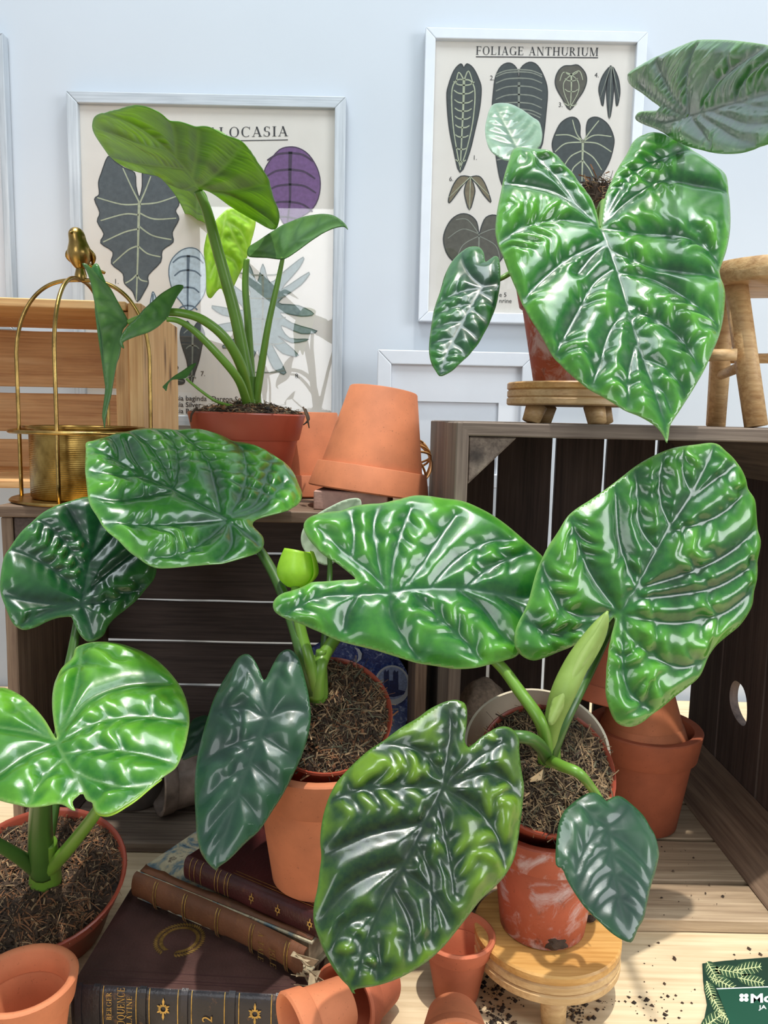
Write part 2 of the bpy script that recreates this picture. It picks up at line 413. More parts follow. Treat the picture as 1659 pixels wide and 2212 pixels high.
def leaf(name, out, mid, veins, plane, parent, mat, sp=.0024, A=.0045, B=.0015, lam=.018, wv=.0085, side=1,
         cup=0, droop=0, seed=1, thick=.0007, curl=.002, vwid=.0012, label=None, fn=None, nveins=4):
    a, b, c = [P(*q) for q in plane]
    n = (b - a).cross(c - a).normalized()
    if n.dot(CAM - a) < 0: n = -n
    def hit(p):
        d = ray(*p); return CAM + d * ((a - CAM).dot(n) / d.dot(n))
    O = hit(mid[0]); tip = hit(mid[-1]); ex = (tip - O).normalized(); ey = n.cross(ex)
    def uv(p):
        q = hit(p) - O; return (q.dot(ex), q.dot(ey))
    poly = resample(catmull([uv(p) for p in out], 5, True), sp * 1.3)
    midl = catmull([uv(p) for p in mid], 8)
    if veins is None:
        vl = []; Lm = np.concatenate([[0], np.cumsum(np.linalg.norm(np.diff(midl, axis=0), axis=1))]); tot = Lm[-1]
        for sgn in (1, -1):
            for k in range(nveins):
                t = .02 + .8 * k / nveins + (.05 if sgn > 0 else 0)
                p0 = np.array([np.interp(t * tot, Lm, midl[:, 0]), np.interp(t * tot, Lm, midl[:, 1])])
                pts = [p0]; ang = math.radians(66)
                for _ in range(5):
                    p0 = p0 + np.array([math.cos(ang), sgn * math.sin(ang)]) * tot * .12; pts.append(p0); ang *= .8
                vl.append(catmull(pts, 4))
            p0 = midl[0]; pts = [p0]; ang = math.radians(120)
            for _ in range(4):
                p0 = p0 + np.array([math.cos(ang), sgn * math.sin(ang)]) * tot * .13; pts.append(p0); ang += math.radians(12)
            vl.append(catmull(pts, 4))
    else: vl = [catmull([uv(p) for p in v], 5) for v in veins]
    lo = poly.min(0); hi = poly.max(0)
    gx = np.arange(lo[0], hi[0], sp); gy = np.arange(lo[1], hi[1], sp * .866)
    X, Y = np.meshgrid(gx, gy); X = X + (np.arange(len(gy)) % 2)[:, None] * sp * .5
    G = np.stack([X.ravel(), Y.ravel()], 1); G = G[inpoly(G, poly[::2])]
    cl = np.vstack([poly, poly[:1]]); e, _ = polydist(G, cl); G = G[e > sp * .6]
    V = [Vector(p) for p in poly] + [Vector(p) for p in G]
    res = delaunay_2d_cdt(V, [], [list(range(len(poly)))], 1, 1e-7)
    pv = np.array([list(p) for p in res[0]]); tris = res[2]
    e, _ = polydist(pv, cl); dm, sm = polydist(pv, midl)
    rng = np.random.RandomState(seed); dmin = dm * .8; num = np.zeros(len(pv)); den = np.full(len(pv), 1e-9)
    nz = np.array([noise.noise(Vector((p[0] * 55, p[1] * 55, seed * 5.3))) for p in pv])
    nz2 = np.array([noise.noise(Vector((p[0] * 22, p[1] * 22, seed * 2.1 + 9))) for p in pv])
    for v in vl:
        d, s = polydist(pv, v); dmin = np.minimum(dmin, d * 1.0)
        wt = np.exp(-d / .006); ph = rng.rand() * 6.28; la = lam * (.85 + .4 * rng.rand())
        rip = np.sin(6.283 * (s + .75 * d) / la + ph + nz * 2.4); rip = np.sign(rip) * np.abs(rip) ** .85
        num += wt * rip; den += wt
    ef = np.clip(e / .012, 0, 1); ef = ef * ef * (3 - 2 * ef)
    q1 = 1 - np.exp(-(dmin / wv) ** 1.5)
    nearv = np.clip(dmin / .004, 0, 1)
    rip = num / den * nearv * np.clip(.45 + 1.9 * nz2, .08, 1.25)
    h = (1.35 * A * q1 + .9 * B * rip) * (.25 + .75 * ef) + nz2 * A * .22 * ef - curl * np.exp(-e / .006)
    um = max(abs(lo[0]), abs(hi[0])); vm = max(abs(lo[1]), abs(hi[1]))
    big = cup * (pv[:, 1] / vm) ** 2 + droop * (pv[:, 0] / um) ** 2
    if fn: big = big + fn(pv[:, 0] / um, pv[:, 1] / vm)
    o_, x_, y_, n_ = [np.array(k) for k in (O, ex, ey, n)]
    Wp = o_ + pv[:, :1] * x_ + pv[:, 1:] * y_ + (h * side)[:, None] * n_
    dv = np.array(CAM) - Wp; dv /= np.linalg.norm(dv, axis=1)[:, None]; Wp = Wp + dv * big[:, None]
    ob = mk(name, Wp, tris, mat, parent, True)
    me = ob.data
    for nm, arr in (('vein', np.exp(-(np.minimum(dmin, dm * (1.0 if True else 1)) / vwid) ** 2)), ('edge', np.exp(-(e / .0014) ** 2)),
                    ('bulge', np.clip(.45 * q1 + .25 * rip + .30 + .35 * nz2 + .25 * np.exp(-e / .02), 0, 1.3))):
        at = me.attributes.new(nm, 'FLOAT', 'POINT'); at.data.foreach_set('value', arr.astype(np.float32))
    # consistent orientation toward the camera, then thickness
    if me.polygons and sum(p.normal.dot(n) for p in me.polygons) < 0: me.flip_normals()
    md = ob.modifiers.new('thick', 'SOLIDIFY'); md.thickness = thick; md.offset = -1
    if label: ob['label'] = label
    return ob, O

# ================================================================== the room
WY = 1.41
def slab(name, x0, x1, y0, y1, z0, z1, mat):
    vs = [(x, y, z) for z in (z0, z1) for y in (y0, y1) for x in (x0, x1)]
    fs = [(0, 2, 3, 1), (4, 5, 7, 6), (0, 1, 5, 4), (2, 6, 7, 3), (0, 4, 6, 2), (1, 3, 7, 5)]
    return struct(mk(name, vs, fs, mat))
slab('wall_back', -3, 3, WY, WY + .1, -.78, 2.75, WALL)
slab('floor', -3, 3, -3, WY + .1, -.88, -.78, M['floor'])
slab('ceiling', -3, 3, 1.17, WY + .1, 2.75, 2.8, WALL)      # the skylight starts in front of this strip

tb = empty('display_table', (.1, .9, -.78), 'pale pine display table carrying the crates, books and plants', 'table')
plank('table_top', (.1, .87, -.016), (1, 0, 0), (0, 1, 0), 2.2, 1.04, .032, M['table'], tb, 0, .002)
for x in (-.92, 1.12):
    for y in (.42, 1.32): plank('leg', (x, y, -.406), (0, 0, 1), (1, 0, 0), .748, .06, .06, M['table'], tb, 0)

# ================================================================== crates
def post(name, y0, y1, cx, cz, sx, sz, leg, mat, parent):
    """triangular corner post running front to back; right angle at (cx, cz)"""
    vs = []
    for y in (y0, y1):
        vs += [(cx, y, cz), (cx + sx * leg, y, cz), (cx, y, cz + sz * leg)]
    fs = [(0, 1, 2), (3, 5, 4), (0, 3, 4, 1), (1, 4, 5, 2), (2, 5, 3, 0)]
    c = Vector((cx, (y0 + y1) / 2, cz)); L = y1 - y0
    loc = [Vector((v[1] - c.y, v[0] - c.x, -(v[2] - c.z))) for v in vs]   # local x runs along the grain
    mm = Matrix(((0, 1, 0, c.x), (1, 0, 0, c.y), (0, 0, -1, c.z), (0, 0, 0, 1)))
    o = mk(name, loc, fs, mat, parent, mat4=mm)
    bv = o.modifiers.new('b', 'BEVEL'); bv.width = .0015; bv.segments = 1; return o

# --- dark crate standing on its side, left half
CL = empty('wooden_crate', (-.19, 1.0, 0), 'dark wooden crate on its side holding the blue plate, opening forward', 'crate')
x0, x1, y0, y1, H = -.432, .054, .85, 1.15, .413
T = .012
for i, (a, b) in enumerate(((.012, .098), (.104, .168), (.173, .233), (.237, .308), (.313, .400))):
    plank('back_slat', ((x0 + x1) / 2, y1 - .005, (a + b) / 2), (1, 0, 0), (0, 0, 1), x1 - x0 - .004, b - a, .01, M['dark'], CL)
for (a, b) in ((.85, .918), (.923, .996), (1.001, 1.073), (1.078, 1.139)):
    plank('floor_slat', ((x0 + x1) / 2, (a + b) / 2, .0065), (1, 0, 0), (0, 1, 0), x1 - x0, b - a, .012, M['grey'], CL)
for (a, b) in ((.846, .945), (.95, 1.045), (1.05, 1.145)):
    plank('top_slat', ((x0 + x1) / 2, (a + b) / 2, H - .0065), (1, 0, 0), (0, 1, 0), x1 - x0, b - a, .013, M['brown'], CL)
for sx, xx in ((1, x0 + .007), (-1, x1 - .007)):
    for (a, b) in ((.852, .946), (.949, 1.045), (1.048, 1.139)):
        plank('end_board', (xx, (a + b) / 2, H / 2), (0, 0, 1), (0, 1, 0), H - .028, b - a, .013, M['brown'], CL)
    for cz, sz in ((.0135, 1), (H - .0135, -1)):
        post('corner_post', .853, 1.138, xx + sx * .0072, cz, sx, sz, .036, M['dark'], CL)

# --- weathered crate on its side, right half
CR = empty('wooden_crate', (.27, .93, 0), 'grey weathered crate on its side with upright back slats, stools on top', 'crate')
x0, x1, y0, y1, H = .067, .477, .725, 1.145, .517
for (a, b) in ((.082, .1625), (.168, .2475), (.2535, .3235), (.3295, .4), (.4055, .452)):
    plank('back_slat', ((a + b) / 2, y1 - .005, H / 2), (0, 0, 1), (1, 0, 0), H - .03, b - a, .01, M['dark'], CR)
for (a, b) in ((.727, .788), (.796, .875), (.882, .965), (.972, 1.052), (1.058, 1.138)):
    plank('floor_slat', ((x0 + x1) / 2, (a + b) / 2, .0075), (1, 0, 0), (0, 1, 0), x1 - x0, b - a, .014, M['tan'], CR, .0018)
for (a, b) in ((.722, .83), (.835, .94), (.945, 1.05), (1.055, 1.148)):
    plank('top_slat', ((x0 + x1) / 2 + .002, (a + b) / 2, H - .007), (1, 0, 0), (0, 1, 0), x1 - x0 - .004, b - a, .013, M['grey'], CR)
for (a, b) in ((.722, .86), (.864, 1.0), (1.004, 1.139)):
    plank('end_board', (x0 + .0055, (a + b) / 2, H / 2), (0, 0, 1), (0, 1, 0), H - .001, b - a, .012, M['grey'], CR)

def pierced_board(name, xx, a, b, z0, z1, hole, mat, parent):
    """upright side board with a heart-shaped hand hole"""
    outer = [(a, z0), (b, z0), (b, z1), (a, z1)]
    V = [Vector(p) for p in outer] + [Vector(p) for p in hole]
    n = len(outer); E_ = [(i, (i + 1) % n) for i in range(n)] + [(n + i, n + (i + 1) % len(hole)) for i in range(len(hole))]
    r = delaunay_2d_cdt(V, E_, [], 0, 1e-7)
    hp = np.array([list(h) for h in hole]); pv = np.array([list(p) for p in r[0]])
    tr = [f for f in r[2] if not inpoly(pv[list(f)].mean(0)[None], hp)[0]]
    N = len(pv); vs = [(xx, p[0], p[1]) for p in pv] + [(xx + .011, p[0], p[1]) for p in pv]
    fs = [tuple(f) for f in tr] + [tuple(i + N for i in f[::-1]) for f in tr]
    cnt = {}
    for f in tr:
        for i in range(3):
            k = (f[i], f[(i + 1) % 3]); cnt[k] = 1
    for k in cnt:
        if (k[1], k[0]) not in cnt: fs.append((k[0], k[0] + N, k[1] + N, k[1]))
    c = Vector((xx, (a + b) / 2, (z0 + z1) / 2))
    loc = [Vector((v[2] - c.z, v[1] - c.y, -(v[0] - c.x))) for v in vs]
    mm = Matrix(((0, 0, -1, c.x), (0, 1, 0, c.y), (1, 0, 0, c.z), (0, 0, 0, 1)))
    return mk(name, loc, fs, mat, parent, mat4=mm)
heart = [(.945 + dx * 1.25, .163 + dz * .72) for dx, dz in ((-.014, .012), (-.004, .033), (.012, .036), (.021, .024), (.024, .004), (.02, -.016), (.008, -.03), (-.008, -.034), (-.016, -.022))]
heart = [tuple(p) for p in catmull(heart, 4, True)]
XR = .4625
pierced_board('end_board', XR, .89, 1.0, .001, H - .015, heart, M['dark'], CR)
for (a, b) in ((.728, .803), (.807, .886), (1.004, 1.1)):
    plank('end_board', (XR + .006, (a + b) / 2, H / 2 - .007), (0, 0, 1), (0, 1, 0), H - .016, b - a, .012, M['dark'], CR)
for xx, sx in ((x0 + .0118, 1), (XR - .0005, -1)):
    for cz, sz in ((.0148, 1), (H - .0138, -1)):
        post('corner_post', .727 if sz < 0 else .735, 1.138, xx, cz, sx, sz, .046 if sx > 0 else .052, M['brown' if sz > 0 else 'grey'], CR)

# --- light pine crate on top, far left
CP = empty('wooden_crate', (-.333, 1.02, .4145), 'light orange pine crate behind the brass bird cage planter', 'crate')
x0, x1, y0, y1, z0, z1 = -.94, -.333, 1.02, 1.30, .4145, .664
for (a, b) in ((.418, .470), (.483, .547), (.558, .649)):
    plank('back_slat', ((x0 + x1) / 2, y1 - .005, (a + b) / 2), (1, 0, 0), (0, 0, 1), x1 - x0 - .01, b - a, .01, M['pine'], CP)
for (a, b) in ((1.02, 1.15), (1.155, 1.29)):
    plank('top_slat', ((x0 + x1) / 2 - .01, (a + b) / 2, z1 - .005), (1, 0, 0), (0, 1, 0), x1 - x0 - .02, b - a, .011, M['pine'], CP)
    plank('floor_slat', ((x0 + x1) / 2 - .01, (a + b) / 2, z0 + .005), (1, 0, 0), (0, 1, 0), x1 - x0 - .02, b - a, .01, M['pine'], CP)
for xx in (x0 - .009, x1 - .009):
    plank('end_board', (xx, 1.158, (z0 + z1) / 2 - .001), (0, 0, 1), (0, 1, 0), z1 - z0, .275, .018, M['pine'], CP)
for xx in (x0 + .012, x1 - .0275):
    plank('corner_batten', (xx, 1.035, (z0 + z1) / 2), (0, 0, 1), (0, 1, 0), z1 - z0 - .024, .018, .018, M['pine'], CP)

CP.rotation_euler = (0, 0, math.radians(5.5)); CP.location = (-.328, 1.04, .4145)

# ================================================================== lettering and prints
def glyphs():
    th, tn, sf = .15, .05, .10
    def rect(x0, y0, x1, y1): return [[(x0, y0), (x1, y0), (x1, y1), (x0, y1)]]
    def V(x, y0=0., y1=1., w=th, s=(1, 1)):
        q = rect(x - w / 2, y0, x + w / 2, y1)
        if s[0]: q += rect(x - w / 2 - sf, y0, x + w / 2 + sf, y0 + tn * .8)
        if s[1]: q += rect(x - w / 2 - sf, y1 - tn * .8, x + w / 2 + sf, y1)
        return q
    def Hh(x0, x1, y): return rect(x0, y - tn / 2, x1, y + tn / 2)
    def D(x0, y0, x1, y1, w): return [[(x0 - w / 2, y0), (x0 + w / 2, y0), (x1 + w / 2, y1), (x1 - w / 2, y1)]]
    def A(cx, cy, rx, ry, a0, a1, n=18, th=th):
        q = []; pr = None
        for i in range(n + 1):
            a = math.radians(a0 + (a1 - a0) * i / n); t = tn + (th - tn) * abs(math.cos(a)) ** 1.5
            o = (cx + rx * math.cos(a), cy + ry * math.sin(a)); ii = (cx + (rx - t) * math.cos(a), cy + (ry - tn) * math.sin(a))
            if pr: q.append([pr[0], o, ii, pr[1]])
            pr = (o, ii)
        return q
    tk = lambda x, y0, y1: rect(x - tn / 2, y0, x + tn / 2, y1)
    g = {
        'A': (.86, D(.12, 0, .43, 1, tn) + D(.72, 0, .41, 1, th) + Hh(.22, .62, .33) + Hh(0, .25, .02) + Hh(.55, .88, .02)),
        'B': (.72, V(.17) + A(.3, .74, .28, .26, -90, 90) + A(.3, .26, .34, .28, -90, 90) + Hh(.1, .32, .5) + Hh(.1, .32, .98) + Hh(.1, .32, .02)),
        'C': (.84, A(.46, .5, .42, .52, 48, 312) + tk(.76, .72, 1.0)),
        'E': (.74, V(.17) + Hh(.1, .66, .97) + Hh(.1, .52, .52) + Hh(.1, .68, .03) + tk(.65, .78, .99) + tk(.68, .01, .24) + tk(.52, .42, .62)),
        'F': (.7, V(.17) + Hh(.1, .64, .97) + Hh(.1, .52, .5) + tk(.63, .76, .99) + tk(.52, .4, .6)),
        'G': (.92, A(.46, .5, .42, .52, 48, 330) + V(.78, .04, .42, th, (0, 1)) + tk(.76, .74, 1.0)),
        'H': (.94, V(.18) + V(.76) + Hh(.1, .8, .5)),
        'I': (.4, V(.2)),
        'J': (.48, V(.28, .1, 1, th, (0, 1)) + A(.14, .12, .22, .18, 200, 360)),
        'L': (.72, V(.17) + Hh(.1, .66, .03) + tk(.66, .01, .26)),
        'M': (1.1, V(.14, 0, 1, tn) + D(.16, 1, .54, 0, th) + D(.92, 1, .54, 0, tn) + V(.94)),
        'N': (.94, V(.14, 0, 1, tn) + D(.14, 1, .78, 0, th) + V(.78, 0, 1, tn)),
        'O': (.92, A(.46, .5, .42, .52, 0, 360, 30)),
        'Q': (.92, A(.46, .5, .42, .52, 0, 360, 30) + D(.5, .02, .82, -.24, th)),
        'R': (.84, V(.17) + A(.32, .74, .3, .26, -90, 90) + Hh(.1, .34, .5) + Hh(.1, .34, .98) + D(.36, .5, .74, 0, th)),
        'S': (.64, A(.31, .74, .25, .27, 40, 270) + A(.31, .26, .28, .28, -140, 90) + tk(.53, .74, .98) + tk(.06, .02, .26)),
        'T': (.82, V(.41, 0, 1, th, (1, 0)) + Hh(.04, .78, .97) + tk(.06, .76, .99) + tk(.76, .76, .99)),
        'U': (.92, V(.18, .28, 1, th, (0, 1)) + A(.46, .32, .35, .34, 180, 360) + V(.79, .28, 1, tn, (0, 1))),
        ' ': (.42, []),
        '.': (.3, rect(.08, 0, .2, .12)),
        '-': (.5, rect(.08, .44, .42, .5)),
    }
    return g
GL = glyphs()
def serif(name, txt, org, ux, uy, h, mat, parent, width=None, track=.12, lift=.0):
    """serif capitals laid along ux, cap height h along uy, starting at org"""
    org, ux, uy = Vector(org), Vector(ux).normalized(), Vector(uy).normalized(); nn = ux.cross(uy)
    tot = sum(GL[c][0] + track for c in txt) - track; k = (width / (tot * h)) if width else 1.0
    vs, fs = [], []; x = 0
    for c in txt:
        for q in GL[c][1]:
            b = len(vs)
            for (a, y) in q: vs.append(org + ux * ((x + a) * h * k) + uy * (y * h) + nn * lift)
            fs.append(tuple(range(b, b + len(q))))
        x += GL[c][0] + track
    return mk(name, vs, fs, mat, parent)
def sans(name, txt, org, ux, uy, h, mat, parent, bold=0):
    cu = bpy.data.curves.new('t', 'FONT'); cu.body = txt; cu.size = 1.0; cu.offset = bold; cu.resolution_u = 3
    o = bpy.data.objects.new('t', cu); COL.objects.link(o); bpy.context.view_layer.update()
    me = bpy.data.meshes.new_from_object(o.evaluated_get(bpy.context.evaluated_depsgraph_get()))
    bpy.data.objects.remove(o); bpy.data.curves.remove(cu)
    org, ux, uy = Vector(org), Vector(ux).normalized(), Vector(uy).normalized(); s = h / .69
    vs = [org + ux * (v.co.x * s) + uy * (v.co.y * s) for v in me.vertices]; fs = [tuple(p.vertices) for p in me.polygons]
    bpy.data.meshes.remove(me)
    return mk(name, vs, fs, mat, parent)

def flatpoly(pts, Y, n=3, smooth=True):
    q = catmull(pts, n, True) if smooth else np.array(pts, float)
    return [P(x, y, Y) for x, y in q]
def fill(vs3, axes=(0, 2)):
    V = [Vector((v[axes[0]], v[axes[1]])) for v in vs3]
    r = delaunay_2d_cdt(V, [], [list(range(len(V)))], 1, 1e-7)
    return r
def ribbon(pts3, w0, w1, nrm=Vector((0, -1, 0))):
    vs, fs = [], []; n = len(pts3)
    for i, p in enumerate(pts3):
        a = pts3[max(i - 1, 0)]; b = pts3[min(i + 1, n - 1)]; d = (b - a).normalized().cross(nrm)
        w_ = (w0 + (w1 - w0) * i / max(1, n - 1)) / 2
        vs += [p + d * w_, p - d * w_]
        if i: fs.append((2 * i - 2, 2 * i - 1, 2 * i + 1, 2 * i))
    return vs, fs
def print_leaf(out, veins, Y, mats, parent, wpx=4, smooth=True, border=True, label=None):
    """flat printed leaf figure on poster paper: body, veins, dark outline (one printed figure = one part)"""
    s = 1.0 / FPX * Y
    o3 = flatpoly(out, Y, 3, smooth)
    V = [Vector((v.x, v.z)) for v in o3]; r = delaunay_2d_cdt(V, [], [list(range(len(V)))], 1, 1e-7)
    vs = [Vector((p.x, Y, p.y)) for p in r[0]]; fs = [tuple(f) for f in r[2]]; mi = [0] * len(fs)
    def add(pts, w0, w1, k, dy):
        q = [Vector(p) + Vector((0, -dy, 0)) for p in pts]
        a, f = ribbon(q, w0 * s, w1 * s); b = len(vs); vs.extend(a)
        for t_ in f: fs.append(tuple(i + b for i in t_)); mi.append(k)
    if border: add(o3 + o3[:1], 2.2, 2.2, 2, .00012)
    for i, v in enumerate(veins):
        add([P(x, y, Y) for x, y in catmull(v, 5)], wpx if i == 0 else wpx * .55, wpx * .4, 1, .00024)
    o = mk('printed_leaf', vs, fs, mats, parent, midx=mi)
    if label: o['label'] = label
    return o
def feather(axis, n, spread, curve, sides=(1, -1), t0=.05, t1=.92, taper=True):
    """side veins of a printed leaf from its axis polyline (pixels)"""
    a = catmull(axis, 10); out = []
    for s in sides:
        for k in range(n):
            t = t0 + (t1 - t0) * k / max(1, n - 1); i = int(t * (len(a) - 1)); p = a[i]
            d = a[min(i + 1, len(a) - 1)] - a[max(i - 1, 0)]; d = d / (np.linalg.norm(d) + 1e-9); nn = np.array([-d[1], d[0]]) * s
            L = spread(t) if callable(spread) else spread
            out.append([tuple(p), tuple(p + nn * L * .55 + d * curve * L * .2), tuple(p + nn * L + d * curve * L)])
    return out

INKS = {k: m_plain('print_' + k, S(*c), .8, var=.12, scale=140) for k, c in dict(
    slate=(78, 86, 90), slate2=(62, 70, 70), olive=(86, 84, 74), tan=(118, 108, 84), purple=(112, 78, 128), pdark=(66, 46, 74), sky=(188, 206, 218), skyd=(90, 108, 124),
    cream=(172, 180, 152), pale=(132, 138, 126), line=(46, 50, 50), lace=(128, 146, 146), tealish=(84, 100, 96)).items()}

def frame(name, X0, X1, Z0, Z1, Y, bw, depth, mat, label, back=None):
    e = empty(name, ((X0 + X1) / 2, Y + depth, Z0), label, 'picture frame')
    c = [(X0, Z0), (X1, Z0), (X1, Z1), (X0, Z1)]; ci = [(X0 + bw, Z0 + bw), (X1 - bw, Z0 + bw), (X1 - bw, Z1 - bw), (X0 + bw, Z1 - bw)]
    for i in range(4):
        j = (i + 1) % 4
        ring = [c[i], c[j], ci[j], ci[i]]
        vs = [(x, Y, z) for x, z in ring] + [(x, Y + depth, z) for x, z in ring]
        fs = [(0, 1, 2, 3), (7, 6, 5, 4), (0, 4, 5, 1), (1, 5, 6, 2), (2, 6, 7, 3), (3, 7, 4, 0)]
        cc = (Vector(vs[0]) + Vector(vs[6])) / 2
        if i % 2: loc = [Vector((v[2] - cc.z, -(v[0] - cc.x), v[1] - cc.y)) for v in vs]; mm = Matrix(((0, -1, 0, cc.x), (0, 0, 1, cc.y), (1, 0, 0, cc.z), (0, 0, 0, 1)))
        else: loc = [Vector((v[0] - cc.x, v[2] - cc.z, -(v[1] - cc.y))) for v in vs]; mm = Matrix(((1, 0, 0, cc.x), (0, 0, -1, cc.y), (0, 1, 0, cc.z), (0, 0, 0, 1)))
        o = mk('frame_bar', loc, fs, mat, e, mat4=mm)
        bv = o.modifiers.new('b', 'BEVEL'); bv.width = .0015; bv.segments = 2
    return e
def panel(name, X0, X1, Z0, Z1, Y, mat, parent, d=.0015):
    vs = [(x, y, z) for y in (Y, Y + d) for z in (Z0, Z1) for x in (X0, X1)]
    return mk(name, vs, [(0, 1, 3, 2), (5, 4, 6, 7), (0, 4, 5, 1), (1, 5, 7, 3), (3, 7, 6, 2), (2, 6, 4, 0)], mat, parent)

# --- poster with the large dark leaf
YA = 1.388
FA = frame('poster_frame', -.561, -.080, .496, 1.064, YA, .019, .02, M['silver'], 'silver framed alocasia poster with large dark leaf, behind the potted plant')
YP = YA + .010
panel('poster_paper', -.545, -.096, .512, 1.048, YP + .0006, M['paper'], FA)
panel('glass_pane', -.5435, -.0975, .5135, 1.0465, YA + .005, M['glass'], FA, .0012)
X3, Z3 = (1, 0, 0), (0, 0, 1)
pa = P(284, 300, YP); pb = P(622, 294, YP)
serif('title', 'FOLIAGE ALOCASIA', pa, pb - pa, Z3, .0165, M['ink'], FA, (pb - pa).length)
u = [P(284, 308, YP), P(622, 302, YP)]; a_, f_ = ribbon(u, .0014, .0014); mk('title_rule', a_, f_, M['ink'], FA)
z5 = lambda l: zz(180, 210, 2.812, l)
mid = z5([(340, 640), (335, 800), (330, 1000), (322, 1235)])
v1 = [mid] + [z5(q) for q in ([(340, 640), (290, 540), (240, 430)], [(345, 640), (380, 560), (410, 480)], [(335, 650), (230, 650), (85, 610)], [(345, 650), (450, 640), (570, 600)], [(335, 715), (250, 710), (105, 750)], [(345, 705), (430, 740), (565, 735)], [(335, 800), (250, 820), (120, 880)],
      [(340, 785), (420, 840), (535, 865)], [(325, 905), (270, 930), (180, 1010)], [(335, 905), (390, 950), (470, 970)], [(322, 1080), (290, 1110), (255, 1130)], [(326, 1080), (350, 1110), (390, 1120)])]
print_leaf(z5([(150, 360), (110, 460), (92, 520), (97, 590), (68, 620), (100, 700), (85, 755), (125, 830), (105, 885), (180, 940), (170, 1010), (240, 1070), (250, 1130), (300, 1180), (328, 1242), (370, 1180), (395, 1130), (395, 1080), (470, 1000), (480, 930), (545, 880), (540, 820), (580, 740), (560, 690), (582, 640), (540, 560), (480, 490), (420, 450), (362, 425), (358, 540), (340, 605), (320, 540), (312, 460), (250, 430), (190, 390)]),
           v1, YP, [INKS['slate'], INKS['cream'], INKS['line']], FA, 6, label='large dark grey printed leaf with scalloped edge')
ax = z5([(1258, 330), (1255, 470), (1255, 620), (1240, 760)])
print_leaf(z5([(1100, 450), (1130, 390), (1190, 320), (1250, 302), (1310, 310), (1370, 350), (1420, 430), (1440, 520), (1425, 620), (1380, 690), (1310, 735), (1240, 785), (1200, 740), (1180, 690), (1140, 600), (1110, 520)]),
           [ax] + feather(ax, 5, lambda t: 58 - 24 * abs(t - .4), .35), YP, [INKS['purple'], INKS['pdark'], INKS['pdark']], FA, 8, label='purple printed leaf with dark veins')
ax = z5([(638, 960), (636, 1050), (634, 1180), (634, 1290)])
print_leaf(z5([(640, 915), (700, 930), (740, 1000), (747, 1100), (740, 1180), (700, 1250), (640, 1297), (590, 1240), (545, 1180), (520, 1080), (530, 1000), (580, 940)]),
           [ax] + feather(ax, 4, lambda t: 34 - 14 * t, .45), YP, [INKS['sky'], INKS['skyd'], INKS['skyd']], FA, 7, label='pale blue printed leaf')
z6 = lambda l: zz(160, 540, 5.67, l)
ax = z6([(1455, 960), (1452, 1100), (1450, 1300), (1440, 1620)])
print_leaf(z6([(1300, 1030), (1325, 940), (1390, 870), (1450, 960), (1520, 880), (1570, 950), (1600, 1050), (1565, 1180), (1530, 1350), (1480, 1500), (1440, 1640), (1400, 1500), (1380, 1350), (1315, 1150)]),
           [ax] + feather(ax, 3, lambda t: 20 - 12 * t, .5), YP, [INKS['slate2'], INKS['pale'], INKS['line']], FA, 5, label='small dark arrow-shaped printed leaf')
z1 = lambda l: zz(0, 160, 1.9988, l)
lace = [(1135, 820), (1165, 900), (1230, 850), (1310, 790), (1290, 840), (1215, 930), (1335, 855), (1300, 910), (1200, 985), (1290, 1000), (1355, 1035), (1300, 1045), (1210, 1030), (1260, 1075), (1370, 1110), (1300, 1120), (1215, 1085), (1250, 1140), (1335, 1145), (1260, 1160), (1200, 1130), (1290, 1215), (1220, 1205), (1170, 1160), (1235, 1290), (1180, 1270), (1140, 1190), (1130, 1340), (1115, 1190), (1075, 1270), (1030, 1290), (1085, 1150), (1000, 1180), (960, 1175), (1060, 1110), (960, 1110), (915, 1090), (1050, 1060), (960, 1040), (915, 1000), (1050, 1020), (1000, 950), (960, 880), (1080, 960), (1060, 880), (1075, 820), (1110, 900)]
ax = z1([(1135, 860), (1135, 1000), (1132, 1150), (1130, 1330)])
print_leaf(z1(lace), [ax] + feather(ax, 5, 50, -.1), YP, [INKS['lace'], INKS['pale'], INKS['tealish']], FA, 5, label='lace-lobed printed leaf at lower right')
print_leaf(z6([(930, 700), (950, 560), (965, 512), (990, 550), (1010, 620), (1000, 690)]), [z6([(967, 540), (965, 690)])], YP, [INKS['sky'], INKS['skyd'], INKS['skyd']], FA, 4)
print_leaf(z6([(1190, 1400), (1240, 1405), (1275, 1440), (1250, 1470), (1200, 1475)]), [z6([(1190, 1440), (1260, 1440)])], YP, [INKS['slate2'], INKS['pale'], INKS['line']], FA, 3)
print_leaf(z6([(1200, 1520), (1280, 1570), (1350, 1590), (1345, 1630), (1290, 1645), (1210, 1625)]), [z6([(1200, 1580), (1340, 1610)])], YP, [INKS['slate2'], INKS['pale'], INKS['line']], FA, 3)
for tx, (x, y) in (('1.', (246, 613)), ('7.', (433, 812)), ('8.', (637, 817))): sans('figure_number', tx, P(x, y, YP), X3, Z3, .0085, M['ink'], FA)
for tx, y, x in (('Alocasia baginda "Dargon Scale"', 864, 346), ('Alocasia Silver', 878, 346), ('Alocasia Ba', 892, 346)):
    sans('caption', tx, P(x, y, YP), X3, Z3, .0088, M['ink'], FA, .01)

